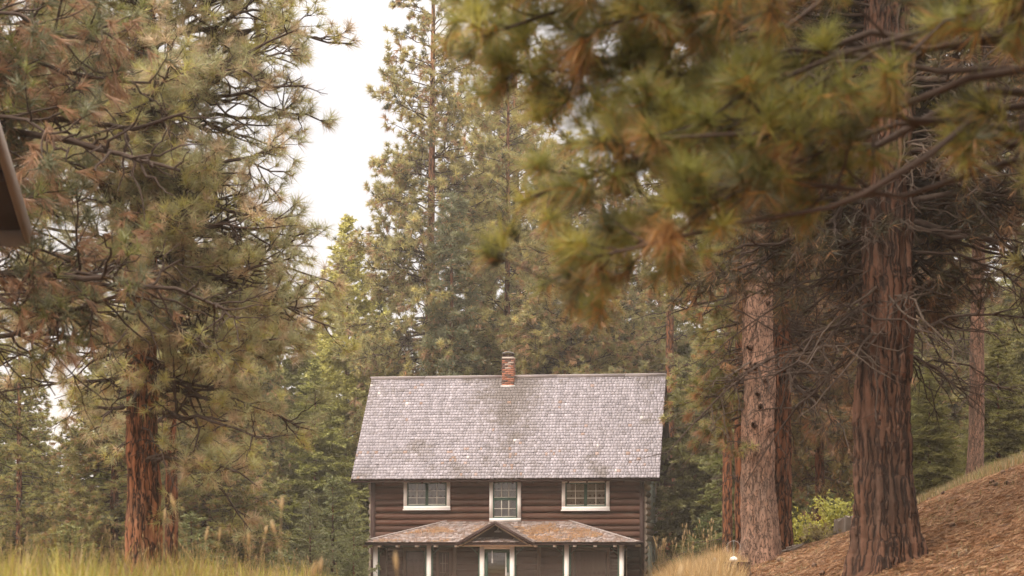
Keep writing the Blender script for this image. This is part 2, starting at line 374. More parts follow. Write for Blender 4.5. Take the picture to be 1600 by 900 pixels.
def shingles(mb, O, U, S, W, Lh, rows, seed, colf, inside=None, wmin=.085, wmax=.17):
    """courses of split shingles laid on the plane O + a U + s S"""
    g = np.random.default_rng(seed); O = np.array(O, float); U = np.array(U, float); S = np.array(S, float); Nn = np.cross(U, S); e = Lh / rows
    for r_ in range(rows):
        s0 = r_ * e; lo, hi = (0, W) if inside is None else inside(s0)
        a = lo - g.uniform(0, .1)
        wave = g.normal(0, .006)
        while a < hi:
            w = g.uniform(wmin, wmax); x0, x1 = max(a, lo), min(a + w - g.uniform(.001, .006), hi)
            a += w
            if x1 - x0 < .025: continue
            ds = g.normal(0, .007) + wave; ex = e * 1.45 if r_ < rows - 1 else e
            th_ = g.uniform(.024, .030); lift = .030 + g.normal(0, .0016) + (g.uniform(0, .02) if g.random() < .03 else 0)
            sk = g.normal(0, .006)
            V = []
            for xx, q in ((x0, -sk), (x1, sk)):
                for ss, nz_ in ((s0 + ds + q, lift), (s0 + ex, .006)):
                    for h_ in (0, th_): V.append(O + U * xx + S * ss + Nn * (nz_ + h_ - .01))
            mb.hexa(V, colf(xx, s0, g))
def moss(x, y, s=1.0, o=0): return mnoise.fractal(Vector((x * s + o, y * s, o * .7)), 1.0, 2.0, 4)
chim_u = uof(793.5, 3.6)
def roof_col(a, s, g):
    b = g.normal(1.0, .11) * (1 + .22 * moss(a * 3, s * .35, 1.3, 40)); c = np.array([.296, .268, .290]) * b
    mo = moss(a, s, .55, 3.1) + .35 * moss(a, s * 2.5, 1.6, 9)
    chim = math.exp(-((a - chim_u - .25 - (5.8 - s) * .05) / 1.15) ** 2) * (.25 + .75 * min(1, max(0, (s - 2.5) / 3)))
    d = min(.85, max(0, (mo - .30) * 1.0) + chim * .95)
    k_ = min(1, max(0, d * 1.7 + g.normal(-.02, .2))); c = c * (1 - .72 * k_) + np.array([.135, .112, .095]) * .72 * k_
    if g.random() < .003: c = np.array([.52, .48, .46])
    if g.random() < .006 or (s < 1.6 and g.random() < max(0, moss(a, s, .9, 20)) * .35): c = c * .5 + np.array([.30, .17, .10]) * .5
    return c
WID = 12.1; SLEN = math.hypot(RUN, RZ - EZ)
roof = MB()
nF = np.array([0, -(RZ - EZ), RUN]) / SLEN; nB = np.array([0, (RZ - EZ), RUN]) / SLEN
def slab(mb, A, B, C, D, th, nrm, col=None):       # quad A B C D thickened downwards by th along nrm
    top = [np.array(q, float) for q in (A, B, C, D)]; bot = [q - np.array(nrm) * th for q in top]
    V = top + bot; mb.add(V, [(0, 1, 2, 3), (7, 6, 5, 4), (0, 4, 5, 1), (1, 5, 6, 2), (2, 6, 7, 3), (3, 7, 4, 0)], col)
slab(roof, (0, 0, EZ), (WID, 0, EZ), (WID, 4, RZ), (0, 4, RZ), .08, nF)
slab(roof, (0, 4.0, RZ), (WID, 4.0, RZ), (WID, 8, EZ), (0, 8, EZ), .08, nB)
rf = roof.build('roof', M['dark_wood'], house)
sh = MB(); shingles(sh, (-.03, -.05, EZ - .0535), (1, 0, 0), (0, RUN / SLEN, (RZ - EZ) / SLEN), WID + .06, SLEN + .02, 37, 7, roof_col)
sh.build('shingles', M['shingle'], rf)
sh = MB(); shingles(sh, (WID, 8.05, EZ - .0535), (-1, 0, 0), (0, -RUN / SLEN, (RZ - EZ) / SLEN), WID, SLEN, 37, 8, roof_col, None, .2, .3)
sh.build('shingles', M['shingle'], rf)
mb = MB()
g = np.random.default_rng(3); x = -.05
while x < WID:
    l = g.uniform(2.2, 3.4); x2 = min(x + l, WID + .05); b = g.uniform(.9, 1.1); c = np.array([.42, .37, .37]) * b
    for sg in (-1, 1):
        mb.beam((x, 4 + sg * .085, RZ + .035 - .085 * SL + .03), (x2 - .012, 4 + sg * .085, RZ + .035 - .085 * SL + .03), .025, .24, c, (0, sg * .7, .72))
    x = x2
mb.build('ridge_cap', M['shingle'], rf)
for ue in (-.02, WID + .02):
    for va, za, vb, zb in ((-.04, EZ - .12, 4, RZ - .08), (8.04, EZ - .12, 4, RZ - .08)):
        mb = MB(); mb.beam((ue, va, za), (ue, vb, zb), .035, .17, None, (0, 0, 1)); mb.build('barge_board', M['dark_wood'], rf)
mb = MB(); mb.box(-.0, WID, -.0, .03, EZ - .17, EZ - .065); mb.build('eave_board', M['dark_wood'], rf)
for px in (659, 688, 773, 801, 888, 917, 946, 718, 745, 833, 975, 598):
    u = uof(px, .05); mb = MB(); V = []
    mb.beam((u, .06, EZ - .20), (u, .58, EZ - .20 + .5 * SL), .06, .12); mb.build('rafter_tail', M['dark_wood'], rf)
for u in (.28, WID - .28):                                      # rafters under both gable overhangs
    for va, vb in ((.1, 3.95), (7.9, 4.05)):
        mb = MB(); mb.beam((u, va, EZ - .08), (u, vb, RZ - .18), .07, .12); mb.build('gable_rafter', M['dark_wood'], rf)

# chimney
cz0, cz1 = 6.7, zof(557, chim_u, 3.6); cw = .245
ch = MB(); ch.box(chim_u - cw + .012, chim_u + cw - .012, 3.612, 4.078, cz0, cz1 - .01)
chim = ch.build('chimney', M['mortar'], rf)
mb = MB(); g = np.random.default_rng(11); nr = int((cz1 - cz0) / .075)
for r_ in range(nr):
    z0 = cz0 + r_ * .075; z1 = z0 + .062; fz = r_ / nr
    for face in range(4):
        n_ = 2; off = .5 if r_ % 2 else 0; e = [0] + [k / n_ + (off - .5) / n_ * 1 for k in range(1, n_ + 1)] + [1]
        e = sorted(set(min(1, max(0, q)) for q in e))
        for q0, q1 in zip(e[:-1], e[1:]):
            if q1 - q0 < .05: continue
            w = 2 * cw; a0, a1 = q0 * w + .006, q1 * w - .006
            if g.random() < .28 + .5 * max(0, fz - .75): c = np.array([.10, .055, .045]) * g.uniform(.8, 1.4)
            else: c = np.array([.32, .125, .075]) * g.uniform(.75, 1.25)
            if g.random() < .1: c = np.array([.40, .30, .25])
            d = g.uniform(0, .004)
            if face == 0: mb.box(chim_u - cw + a0, chim_u - cw + a1, 3.6 - d, 3.614, z0, z1, c)
            if face == 1: mb.box(chim_u - cw + a0, chim_u - cw + a1, 4.076, 4.09 + d, z0, z1, c)
            if face == 2: mb.box(chim_u - cw - d, chim_u - cw + .014, 3.6 + a0, 3.6 + a1, z0, z1, c)
            if face == 3: mb.box(chim_u + cw - .014, chim_u + cw + d, 3.6 + a0, 3.6 + a1, z0, z1, c)
mb.build('bricks', M['brick'], chim)
mb = MB()
for a in (-1, 1):
    for b in (0, 1): mb.box(chim_u + a * .18 - .02, chim_u + a * .18 + .02, 3.66 + b * .34, 3.70 + b * .34, cz1, cz1 + .13)
mb.box(chim_u - .16, chim_u + .16, 3.69, 4.0, cz1, cz1 + .10, (.3, .3, .3))
mb.build('cap_posts', M['dark_wood'], chim)
mb = MB(); t = np.linspace(-1, 1, 9)
V = [(chim_u + a * .235, v, cz1 + .13 + .055 * (1 - a * a) + h) for a in t for v in (3.61, 4.08) for h in (0, .018)]
Fc = []
for q in range(8):
    a = q * 4; Fc += [(a, a + 4, a + 6, a + 2), (a + 1, a + 3, a + 7, a + 5), (a, a + 1, a + 5, a + 4), (a + 2, a + 6, a + 7, a + 3)]
mb.add(V, Fc); mb.build('chimney_cap', M['metal'], chim)
mb = MB(); mb.box(chim_u - .29, chim_u + .29, 3.53, 3.59, roof_z(3.55), roof_z(3.55) + .11); mb.build('flashing', M['metal'], chim)

# windows -----------------------------------------------------------
def window(u0, u1, z0, z1, vplane, kind, trim_m='white', tw=.135, label=None):
    """kind: 'pair' two sashes side by side, 'hung' one above the other, 'single'"""
    tr_ = MB(); vo = vplane - .07
    for (a, b, c, d) in ((u0, u1, z1 - tw, z1), (u0, u1, z0, z0 + tw), (u0, u0 + tw, z0 + tw, z1 - tw), (u1 - tw, u1, z0 + tw, z1 - tw)):
        tr_.box(a, b, vo, vplane + .04, c, d, None, .0015)
    if kind == 'pair': tr_.box(u0 - .03, u1 + .02, vo - .03, vo + .02, z0 - .035, z0 + .012)
    w = tr_.build('window', M[trim_m], house)
    if label: w['label'] = label
    a0, a1, b0, b1 = u0 + tw, u1 - tw, z0 + tw, z1 - tw
    fw = .055; fr_ = MB(); vs_ = vplane - .045
    def frame(mb, p0, p1, q0, q1, t_, v0, v1):
        mb.box(p0, p1, v0, v1, q1 - t_, q1); mb.box(p0, p1, v0, v1, q0, q0 + t_); mb.box(p0, p0 + t_, v0, v1, q0 + t_, q1 - t_); mb.box(p1 - t_, p1, v0, v1, q0 + t_, q1 - t_)
    if kind == 'pair': um = (a0 + a1) / 2; cells = [(a0, um - .002, b0, b1), (um + .002, a1, b0, b1)]
    elif kind == 'hung': zm = (b0 + b1) / 2 + .03; cells = [(a0, a1, b0, zm - .002), (a0, a1, zm + .002, b1)]
    else: cells = [(a0, a1, b0, b1)]
    for k_, (p0, p1, q0, q1) in enumerate(cells):
        fr_ = MB(); frame(fr_, p0, p1, q0, q1, fw, vs_ + .004 * k_, vplane + .03)
        s_ = fr_.build('sash', M['green'] if trim_m != 'grey_green' else M['grey_green'], w)
        mu = MB(); cols, rws = (2, 3) if kind == 'pair' else (3, 2)
        if kind != 'single':
            for q in range(1, cols):
                x = p0 + fw + (p1 - p0 - 2 * fw) * q / cols; mu.box(x - .011, x + .011, vs_ + .012, vplane, q0 + fw, q1 - fw)
            for q in range(1, rws):
                z = q0 + fw + (q1 - q0 - 2 * fw) * q / rws; mu.box(p0 + fw, p1 - fw, vs_ + .0145, vplane + .002, z - .010, z + .010)
            mu.box(p0 + fw, p1 - fw, vs_ + .010, vplane, q0 + fw, q0 + fw + .02)
            mu.build('muntins', M['muntin'], w)
        gl_ = MB(); gl_.add([(p0 + .02, vplane - .012, q0 + .02), (p1 - .02, vplane - .012, q0 + .02), (p1 - .02, vplane - .012, q1 - .02), (p0 + .02, vplane - .012, q1 - .02)], [(0, 1, 2, 3)])
        gl_.build('pane', M['glass'], w)
    cu = MB(); kx = 60; xs_ = np.linspace(a0, a1, kx); dv = vplane - .0 + .008 * np.sin(np.linspace(0, 34 * (a1 - a0), kx))
    V = np.concatenate([np.stack([xs_, dv, np.full(kx, b0)], 1), np.stack([xs_, dv, np.full(kx, b1)], 1)])
    g = np.random.default_rng(int(u0 * 100)); cc = np.repeat(g.uniform(.75, 1.1, kx)[:, None], 3, 1)
    cu.add(V, [(q, q + 1, kx + q + 1, kx + q) for q in range(kx - 1)], np.concatenate([cc, cc]))
    cu.build('curtain', M['curtain'], w)
    return w
window(uof(631, .6), uof(703.5, .6), zof(796, 2.9, .6), 5.10, VF, 'pair')
window(uof(765, .6), uof(814, .6), zof(815, 6, .6), 5.13, VF, 'hung', label='tall sash window above the porch gable')
window(uof(878, .6), uof(952.5, .6), zof(797, 9.2, .6), 5.07, VF, 'pair')
# inner wall of the porch
window(uof(630, .6), uof(668, .6), .8, zof(856, 3, .6), VF, 'single', 'cream', .11)
window(uof(893, .6), uof(953, .6), .8, zof(855.5, 9, .6), VF, 'single', 'cream', .11)
window(uof(682, .6), uof(706, .6), .3, zof(859, 4, .6), VF, 'hung', 'tan', .1)
for px in (710, 842): 
    mb = MB(); u = uof(px, .35); mb.box(u - .07, u + .07, .30, .44, .3, 3.0); mb.build('inner_post', M['tan'], house)
# side windows: casings seen nearly edge on
def side_window(v0, v1, z0, z1):
    uo = UR + .135; w = MB(); t_ = .11
    for (a, b, c, d) in ((v0, v1, z1 - t_, z1), (v0, v1, z0, z0 + t_), (v0, v0 + t_, z0 + t_, z1 - t_), (v1 - t_, v1, z0 + t_, z1 - t_)): w.box(UR - .05, uo + .05, a, b, c, d)
    W_ = w.build('window', M['grey_green'], house)
    p_ = MB(); p_.add([(uo - .01, v0 + .05, z0 + .05), (uo - .01, v1 - .05, z0 + .05), (uo - .01, v1 - .05, z1 - .05), (uo - .01, v0 + .05, z1 - .05)], [(0, 1, 2, 3)]); p_.build('pane', M['glass'], W_)
    q_ = MB(); q_.box(UR + .06, UR + .115, v0 + .08, v1 - .08, z0 + .08, z1 - .08); q_.build('curtain', M['curtain'], W_)
side_window(3.1, 4.6, 3.40, 5.05); side_window(1.5, 2.9, .9, 2.62); side_window(4.7, 6.0, .9, 2.45)

# porch ---------------------------------------------------------------
PV = -1.6; PE = -2.15; PZ0, PZ1 = zof(848, 6, PE), 3.40
ue0, ue1 = uof(561.5, PE), uof(997.5, PE); ut0, ut1 = ue0 + 2.75 * 1.05, ue1 - 2.75 * 1.05
psl = (PZ1 - PZ0) / 2.75; plen = math.hypot(2.75, PZ1 - PZ0)
pr = MB()
slab(pr, (ue0, PE, PZ0), (ue1, PE, PZ0), (ut1, VF, PZ1), (ut0, VF, PZ1), .05, (0, -psl / math.hypot(1, psl), 1 / math.hypot(1, psl)))
slab(pr, (ue0, VF, PZ0), (ue0, PE, PZ0), (ut0, VF, PZ1), (ut0, VF + .001, PZ1), .05, (-.28, 0, .96))
slab(pr, (ue1, PE, PZ0), (ue1, VF, PZ0), (ut1, VF + .001, PZ1), (ut1, VF, PZ1), .05, (.28, 0, .96))
proof = pr.build('porch_roof', M['dark_wood'], house)
GU = uof(774.5, PE); GH, GP = 1.50, zof(814.5, 6, PE)      # the little gable over the door: half width, peak height
def porch_col(a, s, g):
    b = g.normal(1, .16); c = np.array([.27, .22, .205]) * b
    if g.random() < .5: c = np.array([.20, .14, .115]) * b
    return c
S_ = np.array([0, 2.75, PZ1 - PZ0]) / plen
sh = MB(); shingles(sh, (ue0, PE - .03, PZ0 - .006), (1, 0, 0), S_, ue1 - ue0, plen, 16, 21, porch_col, lambda s: (s * (ut0 - ue0) / plen, (ue1 - ue0) - s * (ue1 - ut1) / plen))
sh.build('shingles', M['shingle'], proof)
hl = math.hypot(ut0 - ue0, PZ1 - PZ0)
S2 = np.array([ut0 - ue0, 0, PZ1 - PZ0]) / hl
sh = MB(); shingles(sh, (ue0 - .03, VF - .02, PZ0 - .006), (0, -1, 0), S2, 2.75, hl, 16, 22, porch_col, lambda s: (0, 2.75 * (1 - s / hl))); sh.build('shingles', M['shingle'], proof)
S3 = np.array([-(ue1 - ut1), 0, PZ1 - PZ0]) / hl
sh = MB(); shingles(sh, (ue1 + .03, PE + .02, PZ0 - .006), (0, 1, 0), S3, 2.75, hl, 16, 23, porch_col, lambda s: (2.75 * s / hl, 2.75)); sh.build('shingles', M['shingle'], proof)
mb = MB(); g = np.random.default_rng(8)
for A, B in (((ue0, PE, PZ0), (ut0, VF, PZ1)), ((ue1, PE, PZ0), (ut1, VF, PZ1))):
    A = np.array(A); B = np.array(B)
    mb = MB()
    for q in range(20):
        a = A + (B - A) * q / 20; b = A + (B - A) * (q + 1.05) / 20; c = np.array([.36, .31, .29]) * g.uniform(.8, 1.2)
        mb.beam(a + (0, 0, .055), b + (0, 0, .045), .15, .02, c)
    mb.build('hip_cap', M['shingle'], proof)
mb = MB(); mb.box(ue0, ue1, PE + .0, PE + .025, PZ0 - .095, PZ0 - .052); mb.build('eave_board', M['dark_wood'], proof)
for px in (591, 620, 650, 679.5, 866, 897, 929, 960, 712, 836):
    u = uof(px, PE + .03); mb = MB(); mb.box(u - .045, u + .045, PE + .03, PE + .5, PZ0 - .165, PZ0 - .075); mb.build('rafter_tail', M['white'], proof)
mb = MB(); mb.box(ue0 + .05, ue1 - .05, PE + .1, PE + .12, PZ0 - .075, PZ0 - .06); mb.box(ue1 - .12, ue1 - .09, PE + .1, VF, PZ0 - .16, PZ0 - .06); mb.box(ue0 + .09, ue0 + .12, PE + .1, VF, PZ0 - .16, PZ0 - .06); mb.build('soffit_board', M['cream'], proof)
# entrance gable
gv0 = PE - .12; gz0 = PZ0 - .03; gslope = math.hypot(GH, GP - gz0)
def vback(z): return PE + (z - PZ0) / psl
gr = MB()
for sg in (-1, 1):
    A = (GU + sg * GH, gv0, gz0); B = (GU, gv0, GP); C = (GU, vback(GP) + .1, GP); D = (GU + sg * GH, PE + .05, gz0)
    nn = np.array([sg * (GP - gz0), 0, GH]) / gslope
    q = (A, B, C, D) if sg < 0 else (D, C, B, A)
    slab(gr, *q, .045, nn)
gable = gr.build('entrance_gable', M['dark_wood'], house)
sh = MB()
for sg in (-1, 1):
    S4 = np.array([-sg * GH, 0, GP - gz0]) / gslope; U4 = (0, -sg * -1.0, 0)
    def ins(s, sg=sg):
        zb = vback(gz0 + s * (GP - gz0) / gslope) - gv0 + .05
        return (0, zb) if sg > 0 else (-zb, 0)
    O4 = (GU + sg * GH, gv0 - .02, gz0)
    shingles(sh, O4, (0, 1.0, 0) if sg > 0 else (0, -1.0, 0), S4, 1, gslope, 10, 30 + sg, porch_col, ins)
sh.build('shingles', M['shingle'], gable)
for sg in (-1, 1):
    mb = MB(); mb.beam((GU + sg * (GH - .03), gv0 - .03, gz0 - .055), (GU, gv0 - .03, GP - .055), .03, .09, None, (0, 0, 1)); mb.build('rake_board', M['dark_wood'], gable)
    mb = MB(); mb.beam((GU + sg * (GH - .22), gv0 + .03, gz0 - .065), (GU, gv0 + .03, GP - .125), .025, .05, None, (0, 0, 1)); mb.build('rake_trim', M['tan'], gable)
    mb = MB(); mb.box(GU + sg * (GH - .12) - .10, GU + sg * (GH - .12) + .10, gv0 + .05, PE + .5, gz0 - .10, gz0 - .03); mb.build('bracket', M['cream'], gable)
mb = MB(); hz = gz0 + .02
mb.add([(GU - GH + .15, PV - .02, hz), (GU + GH - .15, PV - .02, hz), (GU, PV - .02, GP - .07), (GU - GH + .15, PV + .04, hz), (GU + GH - .15, PV + .04, hz), (GU, PV + .04, GP - .07)], [(0, 1, 2), (5, 4, 3)]); mb.build('pediment', M['dark_wood'], gable)
# small bell shaped lamp in the gable
lz = zof(830, 6, PV); k = 12; th_ = np.linspace(0, 2 * np.pi, k, endpoint=False)
mb = MB(); prof = [(.02, .10), (.03, .06), (.08, .02), (.14, -.02), (.145, -.04), (.05, -.045)]
V = [(GU + .03 + r_ * math.cos(t), PV - .16 + r_ * math.sin(t), lz + z) for r_, z in prof for t in th_]
mb.add(V, [(a * k + b, a * k + (b + 1) % k, (a + 1) * k + (b + 1) % k, (a + 1) * k + b) for a in range(len(prof) - 1) for b in range(k)])
mb.beam((GU + .03, PV - .16, lz + .1), (GU + .03, PV, lz + .13), .02, .02); mb.build('porch_lamp', M['metal'], gable, True)
# posts, header, screens
ppx = (587, 670.5, 753.5, 800.5, 885.5, 971.5); pu = [uof(p_, PV) for p_ in ppx]
for k_, u in enumerate(pu):
    hw = .085 if k_ not in (2, 3) else .088
    mb = MB(); mb.box(u - hw, u + hw, PV - .085, PV + .085, .0, PZ0 - .08 if k_ not in (2, 3) else PZ0 - .12, None, .002); mb.build('porch_post', M['white'], house)
mb = MB(); mb.box(pu[2] - .75, pu[3] + .78, PV - .10, PV - .02, PZ0 - .14, PZ0 + .0); mb.build('gable_beam', M['white'], house)
mb = MB(); mb.box(pu[2] + .088, pu[3] - .088, PV - .08, PV + .08, PZ0 - .24, PZ0 - .142); mb.build('door_header', M['white'], house)
mb = MB(); mb.box(pu[0], pu[-1], PV - .0, PV + .06, PZ0 - .10, PZ0 - .02); mb.build('porch_beam', M['dark_wood'], house)
for a, b in ((0, 1), (1, 2), (3, 4), (4, 5)):
    p0, p1 = pu[a] + .087, pu[b] - .087; q0, q1 = .3, PZ0 - .10; t_ = .065
    mb = MB(); v0, v1 = PV - .03, PV + .03
    mb.box(p0, p1, v0, v1, q1 - t_, q1); mb.box(p0, p1, v0, v1, q0, q0 + .1); mb.box(p0, p0 + t_, v0, v1, q0 + .1, q1 - t_); mb.box(p1 - t_, p1, v0, v1, q0 + .1, q1 - t_)
    for xx, sg in ((p0 + t_, 1), (p1 - t_, -1)):
        mb.beam((xx, PV - .015, q1 - t_ - .28), (xx + sg * .28, PV - .015, q1 - t_), .03, .035, None, (0, 1, 0))
    s_ = mb.build('screen_frame', M['green'], house)
    mb = MB(); mb.add([(p0 + .03, PV + .01, q0 + .05), (p1 - .03, PV + .01, q0 + .05), (p1 - .03, PV + .01, q1 - .03), (p0 + .03, PV + .01, q1 - .03)], [(0, 1, 2, 3)]); mb.build('screen', M['screen'], s_)
for u in (pu[0], pu[-1]):                                   # end screens
    mb = MB(); q0, q1 = .3, PZ0 - .12
    for (a, b, c, d) in ((PV + .09, VF - .02, q1 - .07, q1), (PV + .09, VF - .02, q0, q0 + .1), (PV + .09, PV + .16, q0 + .1, q1 - .07), (VF - .12, VF - .04, q0 + .1, q1 - .07)): mb.box(u - .03, u + .03, a, b, c, d)
    s_ = mb.build('screen_frame', M['cream'], house)
    mb = MB(); mb.add([(u, PV + .1, q0 + .05), (u, VF - .05, q0 + .05), (u, VF - .05, q1 - .03), (u, PV + .1, q1 - .03)], [(0, 1, 2, 3)]); mb.build('screen', M['screen'], s_)
mb = MB(); p0, p1 = pu[2] + .092, pu[3] - .092; q0, q1 = .32, PZ0 - .245; t_ = .13; v0, v1 = PV - .05, PV + .0
mb.box(p0, p1, v0, v1, q1 - t_, q1); mb.box(p0, p1, v0, v1, q0, q0 + .25); mb.box(p0, p0 + t_, v0, v1, q0 + .25, q1 - t_); mb.box(p1 - t_, p1, v0, v1, q0 + .25, q1 - t_)
door = mb.build('door', M['green'], house)
mb = MB(); mb.add([(p0 + .1, PV - .02, q0 + .2), (p1 - .1, PV - .02, q0 + .2), (p1 - .1, PV - .02, q1 - .1), (p0 + .1, PV - .02, q1 - .1)], [(0, 1, 2, 3)]); mb.build('pane', M['glass'], door)
mb = MB()
z = q0 + .2
g = np.random.default_rng(2)
while z < q1 - .1: b = g.uniform(.8, 1.25); mb.box(p0 + .1, p1 - .1, PV + .01, PV + .02, z, z + .16, (b, b, b)); z += .165
mb.build('blind', M['curtain'], door)
mb = MB(); mb.box(p1 - .09, p1 - .05, PV - .09, PV - .05, 1.25, 1.42); mb.build('handle', M['metal'], door)
mb = MB(); mb.box(pu[0] - .2, pu[-1] + .2, PV - .2, VF, .12, .3); mb.build('porch_floor', M['tan'], house)
mb = MB(); mb.box(p0 - .3, p1 + .3, PV - .55, PV - .2, 0, .15); mb.build('porch_step', M['tan'], house)
H2W = lambda u, v, z: np.array([-6.31 + u * ct + v * st_, 80.8 - u * st_ + v * ct, HB + z])
# wind chimes by the door
for nm_, px, y0, y1, lab in (('wind_chime', 769, 861, 880, 'slim white wind chime hanging at the left of the green porch door'), ('wind_chime', 790.5, 864, 900, 'white hanging ornament with a hook at the right of the green porch door')):
    u = uof(px, PV - .12); za, zb = zof(y0, u, PV), zof(y1, u, PV); w_ = H2W(u, PV - .14, 0); r_ = empty(nm_, (w_[0], w_[1], HB + za), 0, lab, 'wind chime', 'white ornaments hanging at the porch door')
    mb = MB(); P = np.array([[(0, 0, 0), (.004, 0, -.5 * (za - zb)), (0, 0, -(za - zb) * .62)]]); V, Fc = tubes(P, np.full((1, 3), .012), 5); mb.add(V, Fc); mb.beam((0, 0, -.004), (0.01, .13, .02), .012, .012); mb.build('cord', M['white'], r_)
    mb = MB()
    for q in range(3):
        a = q * 2.1; V, Fc = tubes(np.array([[(.02 * math.cos(a), .02 * math.sin(a), -(za - zb) * .62), (.022 * math.cos(a), .02 * math.sin(a), -(za - zb))]]), np.full((1, 2), .012), 6); mb.add(V, Fc)
    mb.build('tube', M['white'], r_)
# orange needles lying on the porch roof
g = np.random.default_rng(77); nl = 42000
a = g.uniform(ue0 + .2, ue1 - .2, nl); s = g.uniform(.0, plen, nl)
dens = np.array([moss(x_ * .8, y_ * 1.3, 1.1, 5) for x_, y_ in zip(a, s)])
keep = (dens + .30 - .55 * np.abs(s / plen - .5) * 2 > g.uniform(-.05, .5, nl)) & (a > s * .98 + ue0 + .5) & (a < ue1 - s * .98 - .5) & ~((np.abs(a - GU) < GH * (1 - s / plen * 1.0)))
a, s = a[keep], s[keep]; n_ = len(a)
O = np.array([0, PE, PZ0]); pos = np.stack([a, PE + s * S_[1], PZ0 + s * S_[2] + .045 + g.uniform(0, .02, n_)], 1)
D = norm(np.stack([g.normal(0, 1, n_), g.normal(0, 1, n_) * S_[1], g.normal(0, .12, n_)], 1))
nrmP = np.array([0, -S_[2], S_[1]])
W_ = norm(np.cross(D, nrmP)) * .009; l = g.uniform(.06, .16, n_)[:, None]
V = np.stack([pos - W_, pos + W_, pos + D * l], 1).reshape(-1, 3)
c = np.array([.46, .255, .115])[None] * g.uniform(.6, 1.25, (n_, 1)) * (1 + g.normal(0, .05, (n_, 3)))
mb = MB(); mb.add(V, np.arange(n_ * 3).reshape(-1, 3), np.repeat(c, 3, 0)); o = mb.build('pine_needle_litter', M['litter'])
o.location = house.location; o.rotation_euler = house.rotation_euler
tag(o, 'orange fallen pine needles lying in drifts on the porch roof', 'pine needles', kind='stuff')

# ------------------------------------------------------------------ neighbouring cabin, only its roof corner is in view
nc = empty('log_cabin', (-9, 17.5, -1.65), 0, 'dark brown cabin with grey fascia, its roof corner at the left edge', 'cabin')
def W2(x, y, z): return (x + 9, y - 17.5, z + 1.65)
ye, ze, yr = 21.25, Z_(350, 21.2), 16.9; sl2 = .62; zr = ze + (ye - yr) * sl2; xr = -5.05
mb = MB(); nrm2 = np.array([0, sl2, 1]) / math.hypot(1, sl2)
slab(mb, W2(-14, yr, zr), W2(xr, yr, zr), W2(xr, ye, ze), W2(-14, ye, ze), .07, nrm2)
slab(mb, W2(-14, 2 * yr - ye, ze), W2(xr, 2 * yr - ye, ze), W2(xr, yr, zr), W2(-14, yr, zr), .07, nrm2 * (1, -1, 1))
nrf = mb.build('roof', M['soffit'], nc)
mb = MB(); mb.beam(W2(xr + .02, yr, zr - .07), W2(xr + .02, ye + .06, ze - .107), .045, .22, None, (0, 0, 1)); mb.build('fascia', M['fascia'], nrf); mb = MB(); mb.beam(W2(xr + .02, yr, zr - .07), W2(xr + .02, 2 * yr - ye - .06, ze - .107), .045, .22, None, (0, 0, 1)); mb.build('fascia', M['fascia'], nrf)
mb = MB(); mb.box(*[q for p_ in zip(W2(-14, ye - .01, ze - .22), W2(xr, ye + .03, ze - .02)) for q in p_]); mb.build('eave_board', M['fascia'], nrf)
for y_ in (17.4, 18.4, 19.4, 20.4):
    mb = MB(); mb.box(*[q for p_ in zip(W2(-5.9, y_, zr - (y_ - yr) * sl2 - .22), W2(xr - .03, y_ + .09, zr - (y_ - yr) * sl2 - .12)) for q in p_])
    mb.build('purlin', M['dark_wood'], nrf)
mb = MB()
for r_ in range(14):
    z = -1.5 + r_ * .25
    for P in (np.array([[W2(-5.6, 13.6, z), W2(-5.6, 20.5, z)]]), np.array([[W2(-13.5, 20.5, z), W2(-5.4, 20.5, z)]]), np.array([[W2(-13.5, 13.4, z), W2(-5.4, 13.4, z)]])):
        V, Fc = tubes(P.astype(float), np.full((1, 2), .14), 10); mb.add(V, Fc)
mb.add([W2(-5.62, 13.4, 1.9), W2(-5.62, 20.5, 1.9), W2(-5.62, 16.9, zr - .1)], [(0, 1, 2)])
mb.build('wall', M['log_front'], nc, True)

